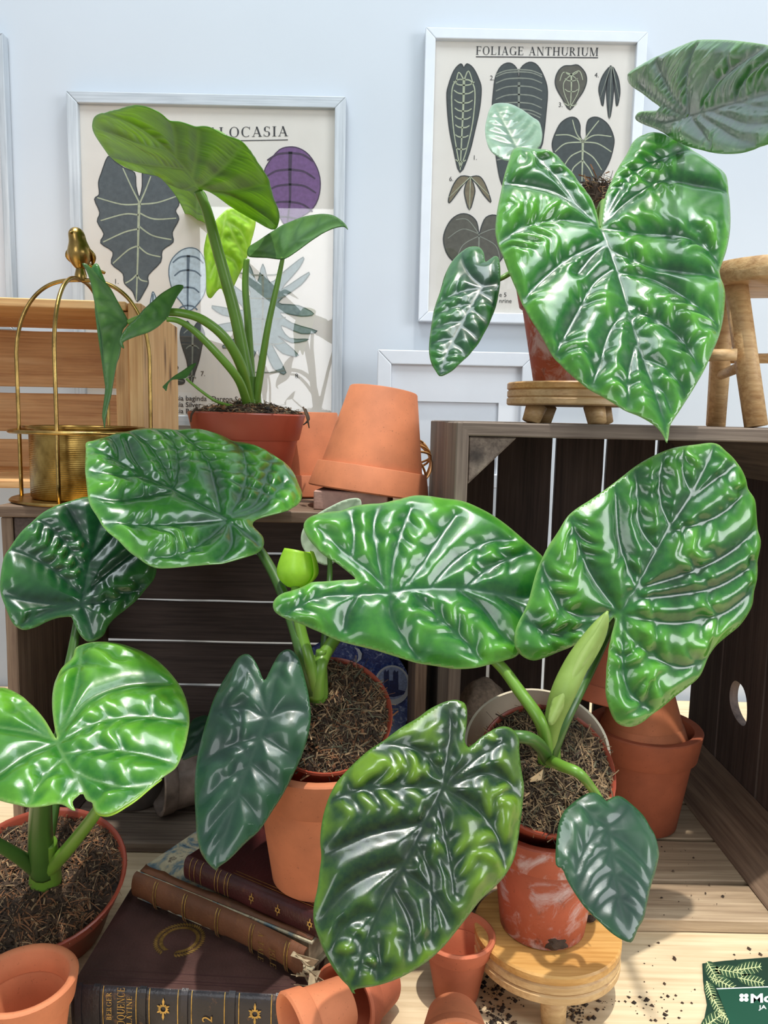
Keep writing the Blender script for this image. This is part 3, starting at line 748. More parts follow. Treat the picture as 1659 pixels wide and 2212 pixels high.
# --- poster with the rows of small leaves
FB = frame('poster_frame', .0535, .4315, .690, 1.178, YA, .0175, .02, M['whitefr'], 'pale framed anthurium poster with numbered leaf figures', None)
panel('poster_paper', .069, .416, .705, 1.163, YP + .0006, M['paper'], FB)
panel('glass_pane', .0705, .4145, .7065, 1.1615, YA + .005, M['glass'], FB, .0012)
pa = P(1028, 118, YP); pb = P(1292, 121, YP)
serif('title', 'FOLIAGE ANTHURIUM', pa, pb - pa, Z3, .0135, M['ink'], FB, (pb - pa).length)
u = [P(1028, 122.5, YP), P(1292, 124.5, YP)]; a_, f_ = ribbon(u, .0016, .0016); mk('title_rule', a_, f_, M['ink'], FB)
z3 = lambda l: zz(920, 60, 3.318, l)
IN1 = [INKS['slate2'], INKS['cream'], INKS['line']]
ax = z3([(273, 370), (268, 560), (258, 760), (246, 1020)])
print_leaf(z3([(250, 258), (272, 285), (295, 258), (340, 290), (380, 370), (397, 440), (385, 580), (350, 740), (310, 900), (245, 1037), (200, 880), (165, 700), (150, 500), (160, 420), (200, 310)]),
           [ax, z3([(273, 372), (215, 380), (185, 470), (195, 700), (225, 900), (244, 1000)]), z3([(275, 372), (325, 385), (352, 470), (335, 680), (290, 880), (248, 1000)]), z3([(272, 375), (235, 320), (215, 400)]), z3([(274, 375), (305, 310), (335, 390)])] + feather(ax, 9, lambda t: 24 - 14 * t, -.35, t0=.1), YP, IN1, FB, 5, label='long arrow-shaped printed leaf')
ax = z3([(667, 390), (665, 560), (650, 760), (600, 1100)])
print_leaf(z3([(600, 252), (650, 290), (667, 370), (680, 290), (740, 247), (800, 270), (850, 360), (872, 460), (860, 620), (845, 760), (820, 870), (700, 1050), (600, 1180), (545, 1120), (515, 1000), (490, 800), (475, 600), (485, 450), (500, 350), (540, 275)]),
           [ax] + feather(z3([(667, 300), (665, 560), (650, 760), (610, 1000)]), 16, lambda t: 50 - 30 * max(0, t - .35), .22, t0=0), YP, [INKS['slate2'], INKS['pale'], INKS['line']], FB, 5, label='large ribbed printed leaf')
ax = z3([(1042, 330), (1042, 430), (1035, 580)])
print_leaf(z3([(1040, 272), (1090, 268), (1140, 320), (1152, 380), (1130, 450), (1090, 510), (1033, 587), (980, 510), (935, 430), (928, 370), (950, 310), (990, 275)]),
           [ax, z3([(1042, 335), (990, 390), (990, 460), (1030, 560)]), z3([(1042, 335), (1090, 385), (1092, 460), (1042, 555)]), z3([(1042, 335), (985, 320), (960, 380)]), z3([(1042, 335), (1100, 310), (1125, 375)])] + feather(ax, 4, 14, -.4), YP, [INKS['olive'], INKS['cream'], INKS['line']], FB, 3.5, label='small oval printed leaf')
for q in ([(1330, 275), (1347, 400), (1335, 550), (1315, 652), (1300, 550), (1295, 420), (1312, 310)], [(1322, 280), (1270, 340), (1240, 430), (1250, 500), (1268, 562), (1282, 470), (1302, 370)], [(1338, 280), (1375, 350), (1391, 440), (1385, 510), (1368, 562), (1357, 470), (1345, 370)]):
    print_leaf(z3(q), [z3([q[0], q[len(q) // 2]])], YP, [INKS['slate2'], INKS['pale'], INKS['line']], FB, 2)
ax = z3([(1125, 815), (1123, 900), (1121, 1000), (1118, 1100)])
print_leaf(z3([(1125, 808), (1105, 770), (1105, 700), (1080, 650), (1030, 643), (970, 680), (930, 750), (905, 830), (920, 900), (960, 980), (1010, 1040), (1110, 1110), (1180, 1110), (1240, 1080), (1310, 970), (1345, 850), (1345, 780), (1310, 700), (1260, 655), (1210, 640), (1165, 660), (1150, 720), (1150, 780)]),
           [ax] + [z3(q) for q in ([(1122, 815), (1030, 770), (930, 770)], [(1128, 815), (1210, 770), (1330, 780)], [(1122, 820), (1000, 830), (925, 890)], [(1128, 820), (1230, 830), (1330, 890)], [(1120, 810), (1080, 760), (1050, 660)], [(1130, 810), (1180, 740), (1240, 665)], [(1120, 880), (1040, 920), (990, 990)], [(1126, 880), (1200, 930), (1260, 1020)], [(1120, 950), (1060, 1000), (1040, 1050)], [(1124, 950), (1170, 1010), (1200, 1070)])],
           YP, IN1, FB, 5, label='broad heart-shaped printed leaf')
for q in ([(320, 1070), (350, 1150), (345, 1210), (312, 1305), (280, 1210), (278, 1150), (300, 1090)], [(318, 1070), (250, 1064), (200, 1120), (165, 1215), (168, 1255), (220, 1190), (270, 1120), (305, 1088)], [(322, 1070), (380, 1064), (420, 1110), (455, 1200), (465, 1252), (410, 1190), (365, 1120), (335, 1088)]):
    print_leaf(z3(q), [z3([q[0], q[3]])], YP, [INKS['tan'], INKS['cream'], INKS['line']], FB, 2)
z2 = lambda l: zz(830, 0, 2.0012, l)
ax = z2([(410, 1010), (408, 1090), (400, 1180)])
print_leaf(z2([(410, 1012), (400, 960), (370, 930), (330, 925), (290, 950), (262, 1000), (257, 1050), (280, 1110), (340, 1160), (400, 1190), (470, 1160), (520, 1100), (540, 1030), (520, 960), (480, 930), (440, 940), (420, 980)]),
           [ax] + [z2(q) for q in ([(410, 1012), (340, 990), (275, 1030)], [(410, 1012), (360, 950), (310, 950)], [(412, 1012), (480, 990), (530, 1030)], [(410, 1020), (340, 1060), (310, 1130)], [(410, 1020), (480, 1060), (500, 1120)])], YP, [INKS['olive'], INKS['pale'], INKS['line']], FB, 3.5, label='brown heart-shaped printed leaf')
for tx, (x, y) in (('1.', (1021, 345)), ('2.', (1058, 173)), ('3.', (1206, 231)), ('4.', (1284, 167)), ('5.', (1297, 397)), ('6.', (970, 391))): sans('figure_number', tx, P(x, y, YP), X3, Z3, .0075, M['ink'], FB)
for tx, y in (('e 5', 641), ('nrine', 654)): sans('caption', tx, P(1078, y, YP), X3, Z3, .0075, M['ink'], FB)

# --- frame cut by the left edge, and the white frame low behind the pots
FC = frame('poster_frame', -1.06, -.666, .66, 1.155, YA, .012, .02, M['silver'], 'silver frame cut off by the left edge of the picture')
panel('poster_paper', -1.05, -.676, .67, 1.145, YP, M['paperw'], FC)
panel('glass_pane', -1.0485, -.6775, .6715, 1.1435, YA + .005, M['glass'], FC, .0012)
FD = frame('picture_frame', -.0165, .256, .40, .634, 1.33, .024, .02, M['whitefr'], 'empty white frame with a white mat behind the upturned flower pot')
for a in ((.0075, .232, .548, .61), (.0075, .042, .424, .548), (.195, .232, .424, .548)):
    panel('mat_board', *a, 1.339, M['paperw'], FD)
panel('white_print', .0075, .232, .424, .61, 1.3425, M['whitefr'], FD)
for sxx in (.02, .22): plank('strut', (sxx, 1.385, .205), (0, -.12, 1), (1, 0, 0), .40, .02, .012, M['whitefr'], FD, 0)

# ================================================================== pots
def pot_parts(rb, rt, h, rim_h, rim_o, wall, M4, mat, parent, body='body', rim='rim', collar=True):
    k = (rt - rim_o - rb) / h
    zc = h - rim_h; rc = rb + k * zc
    e = .0012
    bodyp = [(0, 0), (rb - e, 0), (rb, e), (rc, zc + .001), (rc - wall * .5, zc + .002), (rc - wall, zc), (rb - wall * .8, wall), (0, wall)]
    rimp = [(rc - wall * .9, zc + .0015), (rc + rim_o - e, zc), (rc + rim_o, zc + e), (rt, h - e * 1.5), (rt - e, h - e * .3), (rt - wall * .6, h), (rt - wall - rim_o + e, h - e), (rt - wall - rim_o, h - e * 2.5), (rc - wall * .9, zc + .0015)]
    a = lobj(body, bodyp, mat, parent, M4); b = lobj(rim, rimp, mat, parent, M4); return a, b
def clay_pot(base, rb, rt, h, label, mat=None, axis=(0, 0, 1), rim_h=None, rim_o=None, wall=None, name='flower_pot', group=None, spin=0):
    """base: centre of the pot's foot; axis: from foot to mouth"""
    rim_h = rim_h or h * .26; rim_o = rim_o or rt * .075; wall = wall or rt * .10
    e = empty(name, base, label, 'pot', group)
    pot_parts(rb, rt, h, rim_h, rim_o, wall, MT(base, axis=axis), mat or M['terra'], e)
    return e
TOPZ = .4135
# upturned pots on the shelf
clay_pot(P(656, 890, 1.05) + Vector((0, 0, 0)), .046, .071, P(656, 890, 1.05).z - TOPZ - .0005, 'upside-down terracotta pot, half hidden behind the red-brown plastic pot', axis=(0, 0, -1))
tp = P(829, 843, .925); bt = P(797, 1058, .915)
clay_pot(tp, .041, .073, (tp - bt).length + .004, 'large upside-down terracotta pot tilted on a pale brick', axis=bt - tp, rim_h=.031)
b = plank('brick', (-.035, .893, TOPZ + .0105), (1, -.12, 0), (0, 1, 0), .085, .06, .021, M['brick'], None, .002)
tag(b, 'pale pink brick under the tilted upside-down pot', 'brick')
# right-hand stack inside the crate
sb = PZ(1380, 1772, .0152); sb.z = .0155
clay_pot(sb, .045, .069, .128, 'upright terracotta pot standing inside the right crate', M['terra2'], rim_h=.036)
c2 = sb + Vector((-.004, -.004, .128 + .052))
clay_pot(c2 + Vector((-.004, 0, .026)), .028, .0545, .092, 'upside-down terracotta pot sitting in the mouth of the upright one', M['terra'], axis=(.03, -.02, -1), rim_h=.02, rim_o=.001)
clay_pot(c2 + Vector((-.048, -.008, .066)), .033, .052, .075, 'dark terracotta pot stacked leaning over the upside-down one', M['terra2'], axis=(-.16, -.02, -1), rim_h=.02, rim_o=.002)
# small foreground pots
b = PZ(985, 2150, 0); b.z = .0006
clay_pot(b, .0195, .0335, .062, 'small upright terracotta pot beside the round bamboo stool', M['terra2'])
b = PZ(50, 2112, .080); b.z = .0006
clay_pot(b, .026, .0405, .080, 'terracotta pot standing at the lower left corner', M['terra'])
# pots lying at the bottom edge
def lying(mouth, ax, rb, rt, h, label, mat, **kw):
    ax = Vector(ax).normalized(); clay_pot(Vector(mouth) - ax * h, rb, rt, h, label, mat, axis=ax, **kw)
lying(P(738, 2172, .578), (-.55, -.78, .22), .022, .0325, .058, 'terracotta pot lying on its side with a smaller pot in its mouth', M['terra2'], rim_h=.02)
lying(P(628, 2226, .536), (-.82, -.55, -.06), .019, .0275, .05, 'small terracotta pot lying inside the mouth of a larger one', M['terra'], rim_h=.017)
lying(P(987, 2308, .516), (-.05, -1, .16), .022, .036, .06, 'terracotta pot lying mouth forward, cut by the bottom edge', M['terra'])

# ================================================================== bamboo and wooden stools
def disc(name, c, r, z0, z1, mat, parent, seg=64):
    e = .0016
    return lobj(name, [(0, z0), (r - e, z0), (r, z0 + e), (r, z1 - e), (r - e, z1), (0, z1)], mat, parent, MT((c[0], c[1], 0)), seg)
def bamboo_stool(c, r, h, th, legs, label):
    e = empty('plant_stool', (c[0], c[1], c[2]), label, 'stool', 'round bamboo plant stools')
    t3 = th / 3
    for i in range(3):
        z0 = c[2] + h - th + i * t3
        disc('seat_layer' if i < 2 else 'seat_top', c, r - (.0004 if i == 1 else 0), z0, z0 + t3 - .0001, M['bamboo_edge'] if i < 2 else M['bamboo'], e)
    for a in legs:
        x, y = math.cos(a), math.sin(a)
        p0 = Vector((c[0] + x * r * .62, c[1] + y * r * .62, c[2] + h - th)); p1 = Vector((c[0] + x * r * .72, c[1] + y * r * .72, c[2]))
        tube('leg', [p1, p0], [.0105, .0125], M['bamboo_edge'], e, 20, spline=False)
    return e
SB = Vector((.158, .652, 0)); SBH = .058
bamboo_stool(SB, .0665, SBH, .027, [math.radians(k) for k in (-92, 28, 148)], 'round bamboo stool under the weathered pot in the foreground')
SU = Vector((.222, .935, .5175)); SUH = .047
bamboo_stool(SU, .0755, SUH, .027, [math.radians(k) for k in (-157, -67, 23, 113)], 'round bamboo stool on top of the right crate')

sw = empty('wooden_stool', (.43, .885, .518), 'rough wooden stool with splayed legs at the right edge', 'stool')
c = (.432, .885)
pr = [(0, .672), (.070, .672), (.0735, .675), (.075, .684), (.0735, .694), (.071, .6965), (0, .697)]
vs, fs = lathe(pr, 40); vs = [(x + c[0] + .003 * noise.noise(Vector((x * 60, y * 60, z * 50))), y + c[1] + .003 * noise.noise(Vector((x * 60, 5 + y * 60, z * 50))), z) for x, y, z in vs]
o = mk('seat', vs, fs, M['stoolwood'], sw, True); o.modifiers.new('es', 'EDGE_SPLIT').split_angle = math.radians(40)
legs = [(P(1634, 917, .845), P(1589, 613, .872)), (P(1547, 914, 1.0), P(1566, 640, .93)), (Vector((.53, .95, .518)), Vector((.47, .91, .673)))]
for q in legs:
    q[0].z = .518; tube('leg', q, [.0122, .0128], M['stoolwood'], sw, 9, spline=False)
def onleg(i, z): a, b = legs[i]; t_ = (z - a.z) / (b.z - a.z); return a + (b - a) * t_
tube('rung', [P(1592, 766, .848), P(1520, 768, .86)], .0066, M['stoolwood'], sw, 12, spline=False)
tube('rung', [onleg(0, .586), onleg(1, .580)], .006, M['stoolwood'], sw, 12, spline=False)
tube('rung', [onleg(1, .60), onleg(2, .60)], .006, M['stoolwood'], sw, 12, spline=False)

# ================================================================== brass bird cage planter
cg = Vector((-.3605, .9200, TOPZ))
CG = empty('bird_cage_planter', cg, 'brass bird cage planter with a little bird on top', 'planter')
RW = 0.0790
def ringpts(r, z, n=28): return [cg + Vector((r * math.cos(2 * PI * k / n), r * math.sin(2 * PI * k / n), z)) for k in range(n + 1)]
lobj('base_plate', [(0, 0), (.084, 0), (.0855, .0015), (.084, .0035), (.080, .003), (0, .002)], M['gold'], CG, MT(cg))
lobj('planter_cup', [(0, .0032), (.060, .0032), (.062, .006), (.062, .084), (.0685, .0855), (.0690, .088), (.061, .088), (.0595, .01), (0, .009)], M['goldpot'], CG, MT(cg), 64)
tube('hoop_ring', ringpts(.0825, .0815), .0022, M['gold'], CG, 8, 2)
for q, a0 in enumerate((math.radians(-180), math.radians(-90))):
    pts = []
    for s in range(-20, 21):
        t_ = s / 20; x = RW * math.copysign(abs(t_) ** .62 if abs(t_) > .5 else abs(t_) ** .62, t_)
        pts.append(t_)
    pts = []
    hh = .258
    for k in range(0, 33):
        th = PI * k / 32
        cx, sz = math.cos(th), math.sin(th)
        x = RW * math.copysign(abs(cx) ** .75, cx); z = .165 + (hh - .165) * sz
        pts.append(cg + Vector((x * math.cos(a0), x * math.sin(a0), z)))
    pts = [cg + Vector((RW * math.cos(a0), RW * math.sin(a0), .003)), cg + Vector((RW * math.cos(a0), RW * math.sin(a0), .09))] + pts + [cg + Vector((-RW * math.cos(a0), -RW * math.sin(a0), .09)), cg + Vector((-RW * math.cos(a0), -RW * math.sin(a0), .003))]
    tube('cage_wire', pts, .0024, M['gold'], CG, 8, 3)
# the bird: one body mesh plus beak, tail, feet
bz = cg + Vector((0, 0, .260))
rings = [(0, 0, .008, .002), (-.001, .001, .014, .0085), (0, -.001, .022, .0132), (0, -.002, .030, .0138), (0, -.003, .037, .0112), (-.001, -.004, .0425, .0094), (-.0015, -.005, .048, .0096), (-.002, -.005, .053, .0078), (-.002, -.005, .0565, .003)]
vs, fs = [], []
for (dx, dy, z, r) in rings:
    for k in range(20):
        a = 2 * PI * k / 20; vs.append(bz + Vector((dx + r * math.cos(a), dy + r * 1.12 * math.sin(a), z)))
for i in range(len(rings) - 1):
    for k in range(20): k2 = (k + 1) % 20; fs.append((i * 20 + k, i * 20 + k2, i * 20 + 20 + k2, i * 20 + 20 + k))
fs += [tuple(range(20))[::-1], tuple((len(rings) - 1) * 20 + k for k in range(20))]
bd = mk('bird', vs, fs, M['gold'], CG, True); sm = bd.modifiers.new('s', 'SUBSURF'); sm.levels = sm.render_levels = 1
vs, fs = tube_geo([bz + Vector((-.003, -.013, .0485)), bz + Vector((-.004, -.0185, .0475))], [.0028, .0004], 8, 2); mk('beak', vs, fs, M['gold'], bd, True)
for s in (-1, 1):
    vs, fs = tube_geo([bz + Vector((s * .010, -.003, .034)), bz + Vector((s * .0135, .003, .026)), bz + Vector((s * .010, .010, .017))], [.002, .005, .0012], 8, 5, .5); mk('wing', vs, fs, M['gold'], bd, True)
vs, fs = tube_geo([bz + Vector((.004, .006, .018)), bz + Vector((.013, .014, .013)), bz + Vector((.021, .02, .010))], [.006, .0045, .0035], 8, 5, .45); mk('tail', vs, fs, M['gold'], bd, True)
vs, fs = tube_geo([bz + Vector((0, 0, -.003)), bz + Vector((0, 0, .003)), bz + Vector((0, 0, .011))], [.006, .0068, .005], 12, 5); mk('perch_knob', vs, fs, M['gold'], CG, True)

# rattan ball between pot and crate
rb = Vector((.0235, 1.06, TOPZ + .043))
RB = empty('rattan_ball', (rb.x, rb.y, TOPZ), 'open rattan ball half hidden between the tilted pot and the grey crate', 'ornament')
rr = random.Random(3)
for k in range(11):
    n = Vector((rr.gauss(0, 1), rr.gauss(0, 1), rr.gauss(0, 1))).normalized(); u_ = n.orthogonal().normalized(); v_ = n.cross(u_); off = rr.uniform(-.35, .35)
    R_ = .041 * math.sqrt(1 - off * off)
    tube('cane_hoop', [rb + n * off * .041 + (u_ * math.cos(2 * PI * i / 16) + v_ * math.sin(2 * PI * i / 16)) * R_ for i in range(17)], .0017, M['rattan'], RB, 6, 2)

# ================================================================== things inside the dark crate
pc = P(757, 1500, 1.10)
pl = empty('china_plate', (pc.x, 1.08, .013), 'blue and white china plate with castle medallion leaning inside the dark crate', 'plate')
ax = Vector((0, -1, .12)).normalized(); pm = MT(pc, axis=ax)
lobj('plate_body', [(0, 0), (.057, 0), (.062, .002), (.088, .010), (.092, .0115), (.0915, .0135), (.087, .0125), (.061, .0045), (.056, .003), (0, .003)], M['blue'], pl, pm, 72)
xa = Vector((1, 0, 0)); ya = ax.cross(xa).normalized()
if ya.z < 0: ya = -ya
def onplate(px, py, lift):
    d = ray(px, py); q = CAM + d * ((pc + ax * lift - CAM).dot(ax) / d.dot(ax)); return q
def plate_patch(name, pts, lift, mat):
    v3 = [onplate(x, y, lift) for x, y in pts]; V = [Vector(((v - pc).dot(xa), (v - pc).dot(ya))) for v in v3]
    r = delaunay_2d_cdt(V, [], [list(range(len(V)))], 1, 1e-7)
    return mk(name, [pc + xa * p.x + ya * p.y + ax * lift for p in r[0]], r[2], mat, pl)
plate_patch('medallion', [(847 + 39 * math.cos(a * PI / 18), 1480 + 43 * math.sin(a * PI / 18)) for a in range(36)], .0142, M['white'])
plate_patch('medallion_field', [(847 + 33 * math.cos(a * PI / 18), 1476 + 35 * math.sin(a * PI / 18)) for a in range(36)], .0144, m_plain('plate_sky', S(150, 166, 204), .3, var=.2, scale=300))
BL = m_plain('plate_ink', S(34, 48, 104), .3, var=.3, scale=300)
plate_patch('castle_tower', [(829, 1495), (829, 1452), (832, 1446), (835, 1451), (840, 1446), (841, 1495)], .0146, BL)
plate_patch('castle_tower', [(849, 1495), (849, 1453), (852, 1447), (856, 1452), (860, 1448), (861, 1495)], .0146, BL)
plate_patch('castle_nave', [(841, 1497), (841, 1470), (849, 1470), (849, 1497)], .0146, BL)
plate_patch('castle_ground', [(818, 1496), (830, 1490), (862, 1490), (876, 1493), (872, 1500), (850, 1506), (826, 1503)], .0148, BL)
plate_patch('crescent_mark', [(765, 1398), (776, 1402), (782, 1412), (780, 1424), (770, 1432), (774, 1420), (773, 1408)], .0144, M['white'])

# rough standing stone in the grey crate
sc_ = P(1042, 1540, .95)
bm = bmesh.new(); bmesh.ops.create_icosphere(bm, subdivisions=4, radius=1)
for v in bm.verts:
    d = v.co.copy(); k = 1 + .05 * noise.noise(d * 3) + .012 * noise.noise(d * 14); v.co = Vector((d.x * .041 * k, d.y * .035 * k, d.z * .088 * k))
me = bpy.data.meshes.new('rounded_stone'); bm.to_mesh(me); bm.free(); me.materials.append(M['stone'])
me.polygons.foreach_set('use_smooth', [True] * len(me.polygons))
o = bpy.data.objects.new('rounded_stone', me); COL.objects.link(o); o.location = (sc_.x, .95, .0152 + .0855)
tag(o, 'upright rounded grey-brown stone with grainy surface in the right crate', 'stone')

# two glazed pots lying in the dark crate behind the left plant
mg = m_plain('streaked_glaze', S(150, 134, 124), .3, var=.35, scale=40)
pm_ = P(385, 1690, .93); pm_.z = .0132 + .044
clay_pot(pm_ + Vector((.045, .03, -.004)), .035, .046, .08, 'streaked glazed pot lying on its side behind the left plant', mg, axis=(-1, -.55, 0.05), rim_h=.018, rim_o=.002)
pm_ = P(285, 1725, .93); clay_pot(Vector((pm_.x, .95, .0132)), .03, .044, .075, 'dim grey glazed pot standing beside the streaked one', m_plain('grey_glaze', S(128, 122, 116), .4, var=.2), rim_h=.015, rim_o=.002)

# ================================================================== books
def book(name, corner, ang, L, W, z0, T, mcov, mspine, label, raised=0, spine_out=.006, tatter=0, boards=None):
    """corner: left end of the spine edge; spine runs along ang; body extends to the left-hand normal side"""
    e = empty(name, (corner[0], corner[1], z0), label, 'book')
    a = math.radians(ang); ux = Vector((math.cos(a), math.sin(a), 0)); uy = Vector((-math.sin(a), math.cos(a), 0))
    Mx = Matrix((ux, uy, Vector((0, 0, 1)))).transposed().to_4x4(); Mx.translation = Vector((corner[0], corner[1], z0))
    def bx(nm, x0, x1, y0, y1, za, zb, mat, jit=0):
        SEED[0] += 1; me = box_m(x1 - x0, y1 - y0, zb - za, .0006, 10 if jit else 0, jit, SEED[0]); me.name = nm; me.materials.append(mat)
        o = bpy.data.objects.new(nm, me); COL.objects.link(o); o.matrix_world = Mx @ Matrix.Translation(((x0 + x1) / 2, (y0 + y1) / 2, (za + zb) / 2)); setpar(o, e); return o
    ct = .0028
    bx('front_cover', 0, L, .002, W, T - ct, T, mcov); bx('back_cover', 0, L, .002, W, 0, ct, mcov)
    bx('page_block', .004, L - .004, .004, W - .005, ct, T - ct, M['pages'], .0006)
    n = 10; vs, fs = [], []; NX = 60
    prof = []
    for k in range(n + 1):
        t_ = PI * k / n; prof.append((.003 - spine_out * math.sin(t_) ** .7, T / 2 - T / 2 * math.cos(t_)))
    prof2 = [(y + .002, min(max(z, .0018), T - .0018)) for y, z in prof]
    for i in range(NX + 1):
        x = L * i / NX
        for (y, z) in prof: vs.append((x, y, z))
        for (y, z) in prof2: vs.append((x, y, z))
    m_ = 2 * (n + 1)
    for i in range(NX):
        for k in range(n):
            fs.append((i * m_ + k, (i + 1) * m_ + k, (i + 1) * m_ + k + 1, i * m_ + k + 1))
            b = n + 1; fs.append((i * m_ + b + k + 1, (i + 1) * m_ + b + k + 1, (i + 1) * m_ + b + k, i * m_ + b + k))
        fs.append((i * m_ + 0, i * m_ + n + 1, (i + 1) * m_ + n + 1, (i + 1) * m_)); fs.append((i * m_ + n, (i + 1) * m_ + n, (i + 1) * m_ + 2 * n + 1, i * m_ + 2 * n + 1))
    for i in (0, NX):
        for k in range(n): q = (i * m_ + k, i * m_ + k + 1, i * m_ + n + 2 + k, i * m_ + n + 1 + k); fs.append(q if i == 0 else q[::-1])
    if tatter:
        v2 = []
        for (x, y, z) in vs:
            r_ = noise.noise(Vector((x * 55, 3.3, 0))) * .5 + noise.noise(Vector((x * 140, 7, 0))) * .4
            k = max(0, 1 - z / (T * .5)); v2.append((x, y - tatter * .7 * (x / L) ** 3 - .003 * k * abs(r_), z + k * (.004 + .005 * r_)))
        vs = v2
    sp = mk('spine', vs, fs, mspine, e, True, mat4=Mx); sp.modifiers.new('es', 'EDGE_SPLIT').split_angle = math.radians(50)
    def S3(x, t, off=.0004):     # point on the spine: x along, t 0 bottom .. 1 top
        k = t * PI; y = .003 - spine_out * math.sin(k) ** .7 - (tatter * .7 * (x / L) ** 3 if tatter else 0); z = T / 2 - T / 2 * math.cos(k)
        nrm = Vector((0, -math.sin(k), -math.cos(k) * .6)).normalized()
        return Mx @ (Vector((x, y, z)) + nrm * off)
    def band(nm, x, wd, mat, t0=.04, t1=.97, off=.0005):
        vs, fs = [], []
        for i in range(13):
            t_ = t0 + (t1 - t0) * i / 12; vs += [S3(x - wd / 2, t_, off), S3(x + wd / 2, t_, off)]
            if i: fs.append((2 * i - 2, 2 * i - 1, 2 * i + 1, 2 * i))
        return mk(nm, vs, fs, mat, sp)
    for k in range(raised):
        x = L * (k + .5) / raised
    return e, sp, Mx, S3, band
def Zc(x, y, z): return PZ(x, y, z)

# large brown book with the dark gilt spine
B1, sp1, M1, S1, band1 = book('old_book', (-.252, .582), -2.4, .2, .175, .0003, .0445, M['bkbrown'], M['bkblack'], 'large brown book with gilt wreath and black gilt-lettered spine', spine_out=.005)
for xx in (.006, .0215, .0605, .0955, .135, .174, .194):
    band1('raised_band', xx, .0055, M['bkblack'], .02, .98, .0012)
for xx in (.027, .055, .066, .090, .1015, .129, .141, .168): band1('gilt_line', xx, .0007, M['gilt'], .06, .94)
def spine_text(S_, txt, x, t0, t1, h, par):
    o_ = S_(x, t0, .0036); d_ = S_(x, t1, .0036) - o_; side_ = (S_(x - .005, (t0 + t1) / 2, .0009) - S_(x, (t0 + t1) / 2, .0009))
    return serif('spine_lettering', txt, o_, d_, side_, h, M['gilt'], par, d_.length)
spine_text(S1, 'J. BERGER', .035, .36, .80, .0042, sp1); spine_text(S1, '-', .0375, .55, .62, .005, sp1)
spine_text(S1, 'ELOQUENCE', .0455, .25, .88, .0062, sp1); spine_text(S1, 'LATINE', .0525, .42, .76, .0045, sp1)
o_ = S1(.119, .46, .0009); d_ = S1(.119, .56, .0009) - o_
sans('spine_lettering', '2', o_, d_, S1(.11, .38, .0009) - S1(.119, .38, .0009), .0085, M['gilt'], sp1)
def ornament(S_, x, t, r, par):
    vs, fs = [], []
    c_ = S_(x, t, .0008); ux = (S_(x + .004, t, .0008) - c_).normalized(); uy = (S_(x, min(1, t + .1), .0008) - c_).normalized()
    def pt(a, b): return c_ + ux * a * r + uy * b * r
    for k in range(12):
        a = 2 * PI * k / 12; L_ = (1.55 if k in (3, 9) else 1.0 if k % 2 else .75)
        d = (math.cos(a), math.sin(a)); n_ = (-d[1], d[0]); b = len(vs)
        vs += [pt(d[0] * .35 + n_[0] * .10, d[1] * .35 + n_[1] * .10), pt(d[0] * L_ * .7 + n_[0] * .16, d[1] * L_ * .7 + n_[1] * .16), pt(d[0] * L_, d[1] * L_), pt(d[0] * L_ * .7 - n_[0] * .16, d[1] * L_ * .7 - n_[1] * .16), pt(d[0] * .35 - n_[0] * .10, d[1] * .35 - n_[1] * .10)]
        fs.append((b, b + 1, b + 2, b + 3, b + 4))
    return mk('gilt_ornament', vs, fs, M['gilt'], par)
ornament(S1, .078, .6, .0062, sp1); ornament(S1, .1545, .6, .0062, sp1)
# wreath and ruled border on the cover
fc = [c for c in B1.children if c.name.startswith('front_cover')][0]
wc = PZ(388, 2030, .0449); vs, fs = [], []
for k in range(46):
    a = math.radians(-20 - 320 * k / 45 + 250)
    for s in (-1, 1):
        r_ = .0185; p = wc + Vector((r_ * math.cos(a), r_ * math.sin(a), .0002)); d = Vector((math.cos(a + s * .9 + 1.57), math.sin(a + s * .9 + 1.57), 0)); n_ = Vector((-d.y, d.x, 0)); b = len(vs)
        vs += [p, p + d * .003 + n_ * .0012, p + d * .006, p + d * .003 - n_ * .0012]; fs.append((b, b + 1, b + 2, b + 3))
mk('gilt_wreath', vs, fs, M['gilt'], fc)
for off in (.008, .011, .019):
    p0 = M1 @ Vector((.004, off, .0447)); p1 = M1 @ Vector((.196, off, .0447)); a_, f_ = ribbon([p0, p1], .0007, .0007, Vector((0, 0, 1))); mk('ruled_line', a_, f_, m_plain('ruled_dark', S(70, 44, 44), .5), fc)

# tattered book with a peeling tan spine and marbled boards
z2b = .0451
c2 = PZ(292, 1915, z2b + .014)
B2, sp2, M2, S2, band2 = book('tattered_book', (c2.x, c2.y), -28, .205, .14, z2b, .029, M['marble'], M['bktan'], 'tattered book with peeling tan spine and marbled paper boards', spine_out=.008, tatter=.012)
for xx in (.030, .067, .107, .147, .187):
    band2('gilt_band', xx - .0016, .0009, M['gilt'], .12, .9); band2('gilt_band', xx + .0016, .0009, M['gilt'], .12, .9); band2('gilt_band', xx, .0016, M['bktan'], .12, .9, .0008)
def stext(S_, txt, x, t0, t1, h, par):      # reads from the spine's top edge downwards
    o_ = S_(x, t1, .0030); d_ = S_(x, t0, .0030) - o_; sd_ = S_(x + .005, .5, .0030) - S_(x, .5, .0030)
    return serif('spine_lettering', txt, o_, d_, sd_, h, M['gilt'], par, d_.length)
stext(S2, 'A TALE', .156, .22, .8, .0062, sp2); stext(S2, 'ISLE', .170, .2, .62, .0068, sp2)
